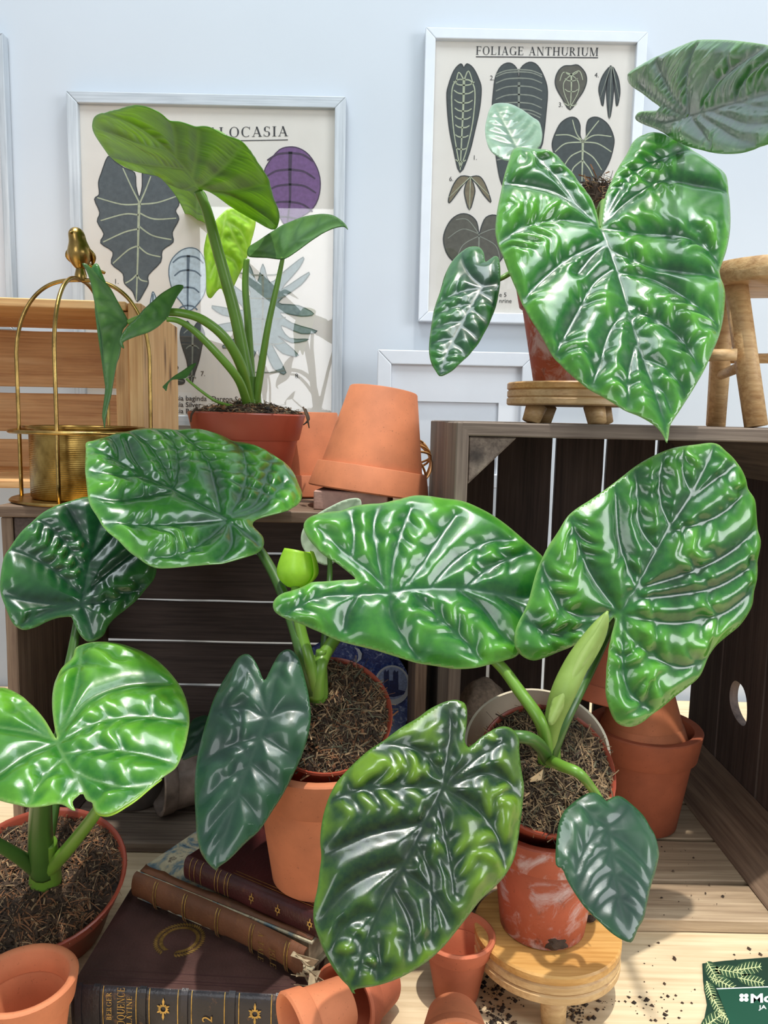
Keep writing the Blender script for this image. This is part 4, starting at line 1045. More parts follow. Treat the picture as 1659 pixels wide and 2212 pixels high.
# loose torn flap of leather along the top joint and crumpled paper at the right end
rg = random.Random(5); vs, fs = [], []
for i in range(25):
    x = .004 + .2 * i / 24; r1 = noise.noise(Vector((x * 90, 1, 0))) * .003
    vs += [M2 @ Vector((x, .0035, .0292)), M2 @ Vector((x, .010 + r1, .0310 + .001 * math.sin(x * 70)))]
    if i: fs.append((2 * i - 2, 2 * i - 1, 2 * i + 1, 2 * i))
fl = mk('leather_flap', vs, fs, M['bktan'], sp2, True); fl.modifiers.new('s', 'SOLIDIFY').thickness = .0012
for k in range(9):
    x = .196 + .022 * rg.random(); y = -.008 - .006 * rg.random(); z = .004 + .022 * rg.random()
    a = [M2 @ Vector((x + rg.uniform(-.012, .012), y + rg.uniform(-.006, .004), max(.002, z + rg.uniform(-.006, .006)))) for _ in range(4)]
    o = mk('torn_paper', a, [(0, 1, 2), (1, 3, 2)], M['pages'], B2); o.modifiers.new('s', 'SOLIDIFY').thickness = .0004

# burgundy book on top
z3b = z2b + .0293
c3 = PZ(403, 1862, z3b + .018)
B3, sp3, M3, S3_, band3 = book('burgundy_book', (c3.x, c3.y), -31, .20, .135, z3b, .024, M['bkburg'], M['bkburg'], 'dark burgundy leather book under the middle terracotta pot', spine_out=.007)
for xx in (.008, .014, .022, .040, .044, .052, .056): band3('gilt_line', xx, .0006, M['gilt'], .1, .95)
for xx in (.085, .115, .15): ornament(S3_, xx, .55, .0035, sp3)
fc3 = [c for c in B3.children if c.name.startswith('front_cover')][0]
for off in (.004, .0075):
    p0 = M3 @ Vector((.056, off, .0243)); p1 = M3 @ Vector((.198, off, .0243)); a_, f_ = ribbon([p0, p1], .0006, .0006, Vector((0, 0, 1))); mk('gilt_rule', a_, f_, M['gilt'], fc3)

# ================================================================== plant label card on the table
kc = [PZ(x, y, .0008) for x, y in ((1517, 2082), (1566, 2076), (1740, 2062), (1760, 2260), (1510, 2260), (1527, 2170), (1519, 2120))]
KD = empty('plant_label', PZ(1600, 2150, 0), 'dark green plant label card with leaf print at the lower right corner', 'label')
def flat(name, pts, z, mat, th=.0006, par=None):
    V = [Vector((p.x, p.y)) for p in pts]; r = delaunay_2d_cdt(V, [], [list(range(len(V)))], 1, 1e-7)
    o = mk(name, [(p.x, p.y, z) for p in r[0]], r[2], mat, par)
    if o.data.polygons[0].normal.z < 0: o.data.flip_normals()
    if th: s_ = o.modifiers.new('s', 'SOLIDIFY'); s_.thickness = th; s_.offset = -1
    return o
GLF = m_plain('print_leaf_green', S(44, 74, 50), .5, var=.3, scale=200); GLL = m_plain('print_leaf_light', S(196, 206, 150), .5, var=.1, scale=200)
flat('card', kc, .0012, m_plain('card_dark', S(24, 52, 40), .45), .001, KD)
for (x, y, a, L_, w_) in ((1540, 2100, 60, 52, 15), (1575, 2098, 10, 62, 14), (1615, 2092, -8, 60, 15), (1560, 2122, 25, 60, 13), (1622, 2118, 12, 58, 13), (1534, 2140, 70, 44, 12), (1548, 2170, 60, 50, 12), (1540, 2205, -35, 60, 17), (1570, 2200, 40, 46, 14)):
    a = math.radians(a); ca, sa = math.cos(a), math.sin(a)
    oval = [(x + L_ / 2 * math.cos(q) * ca - w_ * math.sin(q) * sa, y + L_ / 2 * math.cos(q) * sa + w_ * math.sin(q) * ca) for q in [2 * PI * k / 20 for k in range(20)]]
    flat('printed_leaf', [PZ(px, py, .0014) for px, py in oval], .0014 + .00001 * (x % 7), GLF, 0, KD)
    vs, fs = [], []
    for k in range(7):
        t_ = -.8 + 1.6 * k / 6
        for s in (-1, 1):
            p0 = (x + L_ / 2 * t_ * ca, y + L_ / 2 * t_ * sa); wl = w_ * math.sqrt(max(0, 1 - t_ * t_)) * .9
            p1 = (p0[0] - s * wl * sa + 6 * ca, p0[1] + s * wl * ca + 6 * sa)
            a_, f_ = ribbon([PZ(*p0, .0016), PZ(*p1, .0016)], .0009, .0003, Vector((0, 0, 1))); b = len(vs); vs += a_; fs += [tuple(i + b for i in q) for q in f_]
    a_, f_ = ribbon([PZ(x - L_ / 2 * ca, y - L_ / 2 * sa, .0016), PZ(x + L_ / 2 * ca, y + L_ / 2 * sa, .0016)], .0014, .0008, Vector((0, 0, 1))); b = len(vs); vs += a_; fs += [tuple(i + b for i in q) for q in f_]
    mk('printed_veins', vs, fs, GLL, KD)
WH = m_plain('print_white', S(230, 234, 230), .5, var=.02)
flat('green_panel', [PZ(x, y, .0019) for x, y in ((1548, 2136), (1700, 2130), (1720, 2260), (1590, 2260), (1577, 2212))], .0019, M['card'], 0, KD)
a_, f_ = ribbon([PZ(1548, 2136, .002), PZ(1700, 2130, .002)], .0012, .0012, Vector((0, 0, 1))); mk('panel_rule', a_, f_, WH, KD)
tx0 = PZ(1620, 2166, .0021); txd = PZ(1690, 2163, .0021) - tx0; tyd = PZ(1620, 2140, .0021) - tx0
sans('card_lettering', 'Mo', tx0, txd, tyd, .0115, WH, KD, .03)
tx0 = PZ(1640, 2180, .0021); sans('card_lettering', 'JA', tx0, txd, tyd, .005, WH, KD, .02)
for k in range(4):
    a = PI / 4 + k * PI / 2; cx, cy = 1607 + 7 * math.cos(a), 2155 + 6 * math.sin(a)
    flat('clover_petal', [PZ(cx + 5 * math.cos(q * PI / 6), cy + 4.4 * math.sin(q * PI / 6), .0021) for q in range(12)], .0021, WH, 0, KD)

# ================================================================== potted plants
def soil(center, axis, r, parent, seed=0, dome=.006, nf=420, back=0.0, cols=('soil', 'fib_d', 'fib_t', 'fib_o', 'fib_g')):
    """lumpy potting mix plus loose fibres (one uncountable part)"""
    Mx = MT(center, axis=axis); rg = random.Random(seed); N, K = 18, 44
    vs = [Vector((0, 0, dome))]; fs = []
    def hz(x, y):
        rr = math.hypot(x, y) / r
        return dome * (1 - rr ** 2) + 0.0055 * noise.noise(Vector((x * 90 + seed * 9, y * 90, 0))) + .0035 * noise.noise(Vector((x * 330, y * 330 + seed, 5))) + back * (y / r) * (1 - rr ** 4)
    for i in range(1, N + 1):
        for k in range(K):
            a = 2 * PI * (k + .5 * (i % 2)) / K; q = r * i / N; x, y = q * math.cos(a), q * math.sin(a); vs.append(Vector((x, y, hz(x, y))))
    for k in range(K): fs.append((0, 1 + k, 1 + (k + 1) % K))
    for i in range(N - 1):
        for k in range(K):
            a = 1 + i * K; k2 = (k + 1) % K; fs.append((a + k, a + K + k, a + K + k2, a + k2))
    so = mk('soil', vs, fs, M[cols[0]], parent, False, mat4=Mx); so['kind'] = 'stuff'
    vs, fs, mi = [], [], []
    for q in range(nf):
        rr = r * math.sqrt(rg.random()) * 1.0; a = rg.random() * 2 * PI; x, y = rr * math.cos(a), rr * math.sin(a); z = hz(x, y)
        L = rg.choice((.003, .005, .008, .012, .018)) * rg.uniform(.7, 1.3); h = rg.random() * 2 * PI; d = Vector((math.cos(h), math.sin(h), rg.uniform(-.1, .5))).normalized()
        n_ = Vector((-d.y, d.x, rg.uniform(-1, 1))).normalized(); w_ = rg.choice((.0002, .0003, .0004, .0007)); b = len(vs); p = Vector((x, y, z + .0008)); kk = rg.uniform(-.4, .4)
        for s in range(4):
            t_ = s / 3; c = p + d * L * (t_ - .4) + n_ * kk * L * t_ * t_ * .5 + Vector((0, 0, .0012 * math.sin(t_ * 3.1)))
            vs += [c + n_ * w_, c - n_ * w_]
            if s: fs.append((b + 2 * s - 2, b + 2 * s - 1, b + 2 * s + 1, b + 2 * s)); mi.append({0: 0, 1: 0, 2: 1, 3: 2, 4: 3, 5: 1}[int(rg.random() * 6)] if s == 1 else mi[-1])
    for q in range(nf // 4):          # crumbs
        rr = r * math.sqrt(rg.random()) * .97; a = rg.random() * 2 * PI; x, y = rr * math.cos(a), rr * math.sin(a); z = hz(x, y); b = len(vs); s_ = rg.uniform(.0008, .0036)
        for e in ((1, 0, 0), (-1, 0, 0), (0, 1, 0), (0, -1, 0), (0, 0, 1), (0, 0, -1)): vs.append(Vector((x, y, z)) + Vector([c * s_ * rg.uniform(.6, 1.3) for c in e]))
        for f in ((0, 2, 4), (2, 1, 4), (1, 3, 4), (3, 0, 4), (2, 0, 5), (1, 2, 5), (3, 1, 5), (0, 3, 5)): fs.append(tuple(b + i for i in f)); mi.append(rg.choice((0, 0, 2)))
    fo = mk('soil_fibres', vs, fs, [M[c] for c in cols[1:]], parent, False, midx=mi, mat4=Mx); fo['kind'] = 'stuff'
    return so
def plastic_pot(rim_c, axis, rb, rt, h, parent, mat=None):
    ax = Vector(axis).normalized(); base = Vector(rim_c) - ax * h
    pot_parts(rb, rt, h, h * .3, .0022, .0018, MT(base, axis=ax), mat or M['plastic'], parent, 'pot_body', 'pot_rim')
    return base
def stem(pts, r0, r1, parent, mat=None, name='leaf_stalk', flat=1.0):
    n = len(pts); p3 = [P(*q) if not isinstance(q, Vector) else q for q in pts]
    rad = [r0 + (r1 - r0) * i / (n - 1) for i in range(n)]
    return tube(name, p3, rad, mat or M['stem'], parent, 12, 8, flat)

# ---------------------------------------------------------------- 1: plant in plastic pot, upper left
rc = Vector((-.1715, .95, .5215))
A1 = empty('potted_alocasia', (rc.x, rc.y, TOPZ), 'tall green alocasia in a red-brown plastic pot on the shelf', 'potted plant')
plastic_pot(rc, (0.012, 0, 1), .047, .0715, rc.z - TOPZ - .001, A1)
soil(rc + Vector((0, 0, -.004)), (0, 0, 1), .068, A1, 1, .014, 1500)
for q in ([(655, 880, .9), (663, 900, .885), (668, 925, .884)], [(660, 884, .9), (667, 905, .886), (655, 918, .883)], [(425, 880, .90), (414, 895, .885), (412, 912, .884)]):
    tube('hanging_root', pxs(q), [.0012, .0014, .0006], M['fib_d'], A1, 6, 4)
z5 = lambda l: zz(180, 210, 2.812, l); z6 = lambda l: zz(160, 540, 5.67, l)
cr = (545, 870, .95)
stem([cr, (530, 790, .945), (508, 680, .935), (470, 540, .92), (447, 455, .905), (428, 412, .895)], .0085, .0052, A1)
stem([cr, (542, 800, .96), (536, 700, .965), (530, 620, .968), (533, 560, .97)], .0055, .0038, A1)
stem([(552, 870, .945), (565, 790, .935), (580, 700, .925), (600, 610, .92), (611, 556, .915)], .0052, .0024, A1)
stem([(538, 872, .94), (524, 800, .915), (490, 735, .89), (440, 692, .875), (390, 676, .87), (340, 676, .872), (300, 688, .875), (277, 697, .875)], .0065, .0032, A1)
stem([(535, 875, .935), (515, 820, .90), (470, 765, .875), (420, 715, .86), (385, 693, .852), (360, 690, .85)], .0055, .0026, A1)
stem([(512, 880, .93), (470, 868, .905), (435, 845, .895), (402, 818, .89)], .0022, .0014, A1)
for (x, y, r_) in ((545, 858, .010), (553, 862, .0075), (536, 866, .0075)):
    stem([(x, 885, .948), (x, y - 12, .946), (x + 2, y - 45, .945)], r_, r_ * .6, A1, name='crown_sheath')
big = z5([(722, 566), (745, 600), (757, 650), (752, 720), (742, 800), (712, 850), (680, 847), (640, 770), (610, 700), (570, 620), (510, 540), (460, 492), (400, 475), (330, 460), (250, 430), (170, 375), (110, 300), (60, 220), (52, 165), (70, 125), (130, 100), (200, 88), (270, 68), (330, 62), (400, 78), (470, 112), (520, 147), (600, 165), (680, 185), (760, 195), (850, 240), (940, 270), (1000, 320), (1050, 400), (1090, 460), (1130, 530), (1150, 620), (1180, 690), (1187, 750), (1170, 803), (1130, 805), (1050, 762), (960, 712), (880, 662), (800, 602), (755, 572)])
leaf('leaf_blade', big, z5([(700, 560), (600, 410), (450, 270), (300, 170), (140, 110)]),
     zv(180, 210, 2.812, [[(620, 440), (450, 420), (300, 400), (180, 370)], [(520, 330), (350, 290), (200, 230), (90, 200)], [(690, 530), (600, 560), (520, 530)], [(660, 490), (690, 340), (700, 200)], [(705, 545), (850, 430), (960, 300)], [(715, 560), (900, 570), (1060, 540), (1140, 540)], [(720, 565), (900, 600), (1100, 720), (1170, 780)], [(700, 570), (690, 700), (700, 830)], [(560, 370), (560, 260), (540, 160)]]),
     [(428, 408, .895), (205, 275, .80), (590, 480, .86)], A1, LEAFU, A=.003, B=.0006, side=-1, cup=-.018, seed=3, curl=.0, label='large leaf seen from its glowing green underside')
leaf('leaf_blade', z5([(180, 168), (168, 125), (185, 100), (240, 70), (300, 57), (370, 62), (440, 90), (490, 125), (518, 146), (440, 120), (380, 95), (300, 80), (240, 90), (200, 115)]), z5([(510, 143), (400, 85), (250, 75), (180, 160)]), None, [(350, 244, .828), (250, 250, .798), (300, 232, .828)], A1, LEAFS, A=.0008, B=.0003, sp=.0018, seed=4, nveins=2, label='curled-over rim showing the pale glossy top side')
leaf('leaf_blade', z5([(890, 675), (830, 720), (790, 770), (760, 810), (742, 880), (735, 940), (745, 1020), (750, 1100), (750, 1190), (775, 1222), (812, 1180), (840, 1160), (855, 1195), (877, 1225), (905, 1170), (950, 1080), (1000, 970), (1022, 880), (1050, 760), (1020, 720), (960, 690)]),
     z5([(1000, 965), (930, 880), (860, 780), (850, 1000), (775, 1220)][:1] + [(940, 900), (880, 760)]), zv(180, 210, 2.812, [[(870, 700), (845, 830), (830, 960), (820, 1150)], [(880, 760), (960, 820), (1000, 930)], [(880, 860), (940, 900), (990, 1000)], [(860, 960), (920, 1000), (950, 1070)], [(800, 800), (760, 950)], [(820, 960), (770, 1100)], [(900, 700), (1000, 760)]]),
     [(520, 480, .975), (455, 560, .955), (480, 640, .965)], A1, LEAFY, A=.0035, B=.0009, lam=.011, seed=5, cup=.012, sp=.002, label='bright young yellow-green leaf')
leaf('leaf_blade', z5([(1000, 955), (1010, 915), (1060, 880), (1150, 820), (1250, 765), (1350, 730), (1440, 715), (1510, 720), (1560, 745), (1600, 782), (1612, 812), (1580, 792), (1500, 810), (1400, 870), (1300, 940), (1240, 980), (1200, 990), (1120, 980), (1050, 977), (1010, 972)]),
     z5([(1210, 978), (1290, 880), (1420, 790), (1540, 750), (1610, 808)]), zv(180, 210, 2.812, [[(1210, 970), (1190, 880), (1210, 800)], [(1210, 975), (1100, 940), (1020, 935)], [(1290, 880), (1300, 800), (1340, 745)], [(1420, 790), (1440, 740)], [(1290, 880), (1380, 870), (1450, 830)]]),
     [(611, 556, .915), (600, 490, .955), (745, 495, .88)], A1, LEAFV, A=.002, B=.0004, side=-1, seed=6, cup=-.004, sp=.002, label='side leaf pointing to the right')
leaf('leaf_blade', z6([(95, 170), (160, 182), (230, 250), (340, 370), (440, 470), (540, 650), (640, 830), (662, 880), (640, 930), (590, 1000), (572, 1200), (550, 1320), (520, 1400), (480, 1620), (450, 1800), (420, 1900), (390, 2060), (372, 2195), (352, 2100), (345, 2000), (380, 1700), (362, 1500), (340, 1100), (300, 900), (270, 750), (240, 600), (200, 400), (150, 260)]),
     z6([(655, 885), (560, 1000), (470, 1250), (420, 1600), (372, 2190)]), zv(160, 540, 5.67, [[(640, 870), (480, 890), (340, 960)], [(630, 850), (520, 650), (260, 600)], [(600, 900), (420, 780), (290, 780)], [(500, 1150), (420, 1100), (350, 1200)], [(450, 1400), (390, 1400), (365, 1500)], [(620, 850), (400, 500), (150, 220)]]),
     [(277, 697, .875), (180, 572, .865), (226, 920, .84)], A1, LEAFV, A=.0016, B=.0004, side=-1, seed=8, sp=.002, cup=-.004, label='folded leaf hanging in front of the bird cage')
leaf('leaf_blade', z6([(205, 215), (235, 170), (262, 153), (295, 180), (345, 300), (415, 460), (520, 640), (440, 800), (380, 1100), (390, 1500), (385, 1720), (362, 1600), (320, 1300), (272, 960), (245, 660), (300, 560), (250, 380)]), z6([(500, 640), (400, 900), (385, 1700)]), [], [(210, 600, .895), (260, 640, .89), (226, 820, .872)], A1, LEAFB, A=.0008, B=.0003, sp=.0024, seed=9, label='far half of the folded leaf')
leaf('leaf_blade', z6([(545, 1160), (552, 1120), (600, 1020), (680, 920), (760, 850), (850, 740), (950, 650), (1060, 550), (1180, 475), (1260, 440), (1320, 440), (1342, 460), (1310, 510), (1260, 580), (1220, 660), (1180, 740), (1150, 835), (1090, 890), (1050, 930), (980, 980), (900, 1020), (780, 1060), (700, 1090), (600, 1140), (610, 1190), (618, 1222), (575, 1195)]),
     z6([(1130, 840), (1000, 870), (850, 930), (700, 1030), (590, 1170)]), zv(160, 540, 5.67, [[(1130, 840), (1150, 700), (1080, 620)], [(1130, 835), (1200, 640), (1300, 470)], [(1000, 870), (1020, 760), (960, 690)], [(850, 930), (880, 800)]]),
     [(360, 690, .85), (268, 740, .82), (385, 625, .875)], A1, LEAFV, A=.0016, B=.0004, side=-1, seed=10, sp=.002, cup=-.005, label='small leaf crossing the left stalks')
leaf('leaf_blade', z6([(1085, 1690), (1120, 1650), (1220, 1560), (1330, 1490), (1430, 1420), (1500, 1395), (1450, 1470), (1390, 1560), (1355, 1582), (1280, 1592), (1200, 1602), (1150, 1660), (1130, 1742), (1110, 1712)]), z6([(1372, 1575), (1250, 1590), (1110, 1690)]), [], [(402, 818, .89), (420, 788, .905), (356, 840, .875)], A1, LEAFV, A=.0006, B=.0002, sp=.0016, side=-1, seed=11, label='tiny drooping leaf')

# ---------------------------------------------------------------- 2: plant on the stool, upper right
pb = Vector((.222, .938, SU.z + SUH + .0004))
A2 = empty('potted_alocasia', pb, 'large glossy alocasia in a weathered clay pot on the upper stool', 'potted plant')
pot_parts(.044, .071, .122, .033, .0035, .006, MT(pb), M['terraw'], A2, 'pot_body', 'pot_rim')
soil(pb + Vector((0, 0, .112)), (0, 0, 1), .062, A2, 2, .008, 300)
mp = P(1288, 396, .94); p0 = Vector((pb.x + .02, .945, pb.z + .105))
mpo = tube('moss_pole', [p0, p0.lerp(mp, .5), mp], [.017, .016, .015], M['soil'], A2, 14, 12)
for v in mpo.data.vertices: v.co += noise.noise_vector(v.co * 90) * .004
rg = random.Random(12); vs, fs, mi = [], [], []
for q in range(420):
    t_ = rg.random(); c = p0.lerp(mp, .35 + .68 * t_); a = rg.random() * 6.283; n_ = Vector((math.cos(a), math.sin(a), rg.uniform(-.2, .6))); p = c + n_ * .0145; d = Vector((rg.gauss(0, 1), rg.gauss(0, 1), rg.gauss(0, 1))).normalized(); w_ = d.cross(n_).normalized() * rg.choice((.0004, .0007)); b = len(vs); L = rg.uniform(.004, .011)
    vs += [p - d * L + w_, p - d * L - w_, p + n_ * .002 + w_, p + n_ * .002 - w_, p + d * L + w_, p + d * L - w_]; fs += [(b, b + 1, b + 3, b + 2), (b + 2, b + 3, b + 5, b + 4)]; k = rg.choice((0, 0, 1, 2)); mi += [k, k]
o = mk('pole_fibres', vs, fs, [M['fib_d'], M['fib_t'], M['fib_o']], A2, midx=mi); o['kind'] = 'stuff'
cr = p0 + Vector((-.012, -.02, .0))
stem([cr, (1255, 600, .90), (1275, 520, .90), (1304, 440, .88), (1302, 475, .845), (1299, 496, .810)], .006, .0042, A2, M['stem'])
stem([cr, (1330, 560, .90), (1400, 400, .93), (1460, 310, .90), (1492, 252, .805)], .006, .004, A2, M['stem'])
stem([cr, (1190, 520, .93), (1160, 400, .94), (1125, 330, .935), (1113, 318, .935)], .004, .0026, A2, M['stem'])
stem([cr, (1160, 600, .90), (1110, 590, .905), (1085, 600, .905), (1044, 621, .883)], .004, .0026, A2, M['stem'])
zt = lambda l: zz(1040, 270, 2.68, l)
leaf('leaf_blade', zt([(690, 592), (670, 510), (640, 430), (590, 360), (530, 280), (470, 210), (420, 160), (370, 138), (290, 132), (230, 127), (180, 145), (160, 200), (130, 300), (110, 400), (90, 500), (80, 610), (95, 680), (130, 780), (170, 880), (220, 990), (270, 1100), (340, 1210), (400, 1310), (470, 1400), (560, 1480), (680, 1560), (800, 1630), (900, 1680), (980, 1720), (1030, 1760), (1060, 1800), (1078, 1837), (1088, 1790), (1098, 1730), (1150, 1650), (1220, 1540), (1290, 1420), (1340, 1310), (1390, 1180), (1408, 1050), (1410, 950), (1387, 870), (1385, 830), (1420, 720), (1440, 600), (1440, 480), (1430, 350), (1410, 280), (1350, 230), (1280, 180), (1220, 135), (1150, 85), (1020, 42), (940, 55), (880, 95), (840, 170), (790, 250), (750, 330), (720, 400), (705, 480), (698, 550)]),
     zt([(692, 600), (740, 720), (800, 900), (850, 1080), (910, 1280), (980, 1480), (1050, 1690), (1078, 1830)]),
     zv(1040, 270, 2.68, [[(690, 590), (560, 560), (400, 560), (220, 610), (100, 690)], [(700, 680), (500, 780), (350, 900), (240, 1020)], [(750, 840), (650, 920), (560, 1080), (470, 1250), (430, 1330)], [(830, 1080), (740, 1200), (680, 1400), (640, 1500)], [(890, 1270), (850, 1450), (850, 1620)], [(690, 585), (560, 470), (440, 310), (300, 170)], [(600, 500), (420, 390), (250, 350), (130, 340)],
      [(700, 600), (900, 630), (1150, 650), (1300, 720), (1390, 830)], [(770, 740), (950, 820), (1150, 850), (1380, 880)], [(800, 860), (1000, 900), (1200, 1020), (1390, 1180)], [(860, 1090), (1000, 1130), (1150, 1240), (1260, 1400)], [(920, 1350), (1050, 1400), (1150, 1500), (1180, 1560)], [(700, 580), (860, 430), (1050, 330), (1250, 350), (1420, 380)], [(700, 570), (830, 330), (980, 230), (1200, 140)], [(975, 1480), (1060, 1560), (1100, 1660)], [(725, 690), (640, 760), (560, 860)]]),
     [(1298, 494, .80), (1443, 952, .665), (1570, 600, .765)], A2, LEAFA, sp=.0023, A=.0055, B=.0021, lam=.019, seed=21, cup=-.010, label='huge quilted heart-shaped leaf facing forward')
z4 = lambda l: zz(1340, 60, 5.2, l)
leaf('leaf_blade', z4([(435, 890), (330, 810), (230, 730), (140, 670), (85, 610), (75, 550), (95, 500), (150, 460), (250, 400), (400, 320), (550, 255), (700, 190), (840, 137), (1000, 130), (1200, 135), (1400, 155), (1600, 185), (1900, 240), (2200, 400), (2340, 600), (2200, 900), (1950, 1150), (1659, 1300), (1500, 1350), (1350, 1400), (1200, 1415), (1050, 1405), (900, 1370), (750, 1330), (600, 1260), (480, 1180), (380, 1130), (270, 1090), (190, 1050), (160, 1010), (175, 970), (220, 940), (300, 930), (410, 925)]),
     z4([(780, 990), (1000, 930), (1300, 840), (1659, 740), (2330, 600)]), zv(1340, 60, 5.2, [[(770, 980), (760, 560), (840, 250)], [(900, 940), (1050, 700), (1250, 480), (1600, 230)], [(1290, 840), (1400, 620), (1640, 380), (1900, 280)], [(740, 960), (560, 700), (400, 380)], [(720, 980), (480, 850), (180, 600)], [(800, 1020), (900, 1150), (1020, 1300)], [(980, 940), (1200, 1010), (1400, 1080), (1659, 1080), (1900, 1100)], [(900, 990), (1100, 1120), (1300, 1240), (1500, 1300)], [(740, 1010), (500, 1060), (230, 1000)], [(1300, 850), (1600, 900), (2000, 850)]]),
     [(1490, 250, .80), (1560, 330, .668), (1500, 88, .88)], A2, LEAFA, sp=.0024, A=.004, B=.0014, lam=.02, seed=22, fn=lambda u, v: .15 * np.maximum(0, v) ** 1.1, label='broad glossy leaf cut by the right edge')
leaf('leaf_blade', zz(920, 60, 3.318, [(590, 945), (530, 920), (470, 880), (440, 820), (425, 720), (440, 630), (460, 570), (490, 535), (560, 530), (630, 545), (700, 580), (760, 625), (810, 660), (830, 710), (837, 770), (825, 830), (800, 862), (760, 900), (680, 940)]), zz(920, 60, 3.318, [(650, 860), (600, 760), (540, 650), (495, 545)]), None,
     [(1113, 318, .93), (1065, 225, .985), (1165, 280, .955)], A2, LEAFS, sp=.002, A=.0025, B=.0009, lam=.012, seed=23, label='small sage-coloured leaf behind the huge one')
leaf('leaf_blade', zz(830, 0, 2.0012, [(437, 1128), (430, 1090), (410, 1065), (370, 1063), (330, 1085), (290, 1130), (260, 1190), (240, 1260), (215, 1330), (200, 1420), (192, 1500), (200, 1560), (222, 1601), (242, 1621), (290, 1601), (330, 1565), (400, 1490), (460, 1380), (490, 1290), (502, 1200), (497, 1120), (480, 1103), (455, 1118)]), zz(830, 0, 2.0012, [(425, 1240), (350, 1370), (280, 1510), (243, 1615)]), None,
     [(1042, 620, .875), (951, 808, .815), (1078, 640, .862)], A2, LEAFB, sp=.002, A=.003, B=.0010, lam=.013, seed=24, cup=-.006, label='hanging dark leaf beside the clay pot')

# ---------------------------------------------------------------- 3: left plant
rc = P(82, 1888, .682)
axl = Vector((.10, -.36, 1)).normalized()
A3 = empty('potted_alocasia', (rc.x, rc.y + .03, 0), 'alocasia in a plastic pot at the lower left with ragged leaf', 'potted plant')
base = plastic_pot(rc, axl, .060, .081, .068, A3)
soil(rc - axl * .009, axl, .077, A3, 3, .010, 2600, cols=('soil', 'fib_d', 'fib_o', 'fib_t', 'fib_d'))
cr = (95, 1880, .667)
stem([cr, (88, 1820, .645), (88, 1750, .62), (95, 1680, .60), (120, 1596, .588)], .0125, .006, A3, M['stem_d'])
stem([(100, 1885, .667), (150, 1830, .635), (208, 1755, .605), (250, 1690, .60)], .007, .004, A3, M['stem'])
stem([(80, 1880, .667), (40, 1850, .64), (-20, 1815, .61)], .007, .005, A3, M['stem_d'])
stem([(92, 1870, .672), (120, 1700, .70), (140, 1500, .73), (158, 1400, .758), (174, 1310, .773)], .007, .0042, A3, M['stem_d'])
for x, y, r_ in ((95, 1850, .0135), (110, 1868, .010)): stem([(x, 1902, .676), (x, y, .662), (x - 3, y - 50, .645)], r_, r_ * .65, A3, M['stem'], 'crown_sheath')
zb = lambda l: zz(0, 1060, 2.37, l)
leaf('leaf_blade', zb([(287, 1262), (230, 1170), (170, 1100), (100, 1040), (40, 1010), (0, 1003), (-80, 1010), (-150, 1060), (-190, 1150), (-200, 1250), (-180, 1380), (-140, 1480), (-80, 1550), (0, 1585), (90, 1605), (180, 1615), (240, 1610), (300, 1595), (360, 1625), (385, 1632), (370, 1590), (400, 1555), (420, 1540), (440, 1575), (470, 1590), (490, 1640), (540, 1655), (590, 1640), (640, 1610), (700, 1570), (770, 1510), (840, 1460), (900, 1410), (940, 1330), (960, 1250), (970, 1170), (960, 1090), (930, 1010), (880, 940), (810, 870), (730, 820), (650, 790), (570, 775), (490, 770), (430, 778), (385, 800), (370, 850), (320, 900), (290, 950), (270, 1020), (266, 1100), (275, 1190)]),
     zb([(287, 1265), (320, 1350), (380, 1450), (450, 1570)]), zv(0, 1060, 2.37, [[(290, 1260), (360, 1100), (400, 950), (420, 800)], [(295, 1262), (450, 1080), (650, 1000), (860, 990)], [(300, 1290), (500, 1190), (700, 1160), (950, 1180)], [(330, 1350), (520, 1330), (720, 1350), (900, 1400)], [(370, 1430), (480, 1480), (640, 1520), (760, 1500)], [(280, 1260), (180, 1190), (60, 1080)], [(280, 1270), (130, 1230), (-100, 1200)], [(290, 1290), (150, 1350), (0, 1450), (-80, 1500)], [(330, 1370), (230, 1470), (150, 1600)], [(390, 1470), (330, 1560), (300, 1590)]]),
     [(120, 1592, .582), (150, 1735, .528), (400, 1600, .586)], A3, LEAFC, sp=.0021, A=.0046, B=.0016, lam=.02, seed=31, cup=-.012, label='bright glossy leaf with a torn lower edge')
leaf('leaf_blade', zb([(470, 1590), (490, 1642), (540, 1657), (590, 1642), (640, 1612), (700, 1572), (770, 1512), (830, 1462), (760, 1490), (690, 1530), (610, 1560), (540, 1572), (500, 1568)]), zb([(480, 1600), (600, 1600), (820, 1470)]), [], [(200, 1735, .535), (235, 1759, .522), (330, 1695, .548)], A3, LEAFY, sp=.0018, A=.0008, B=.0003, seed=32, label='pale rolled-up lower edge of the torn leaf')
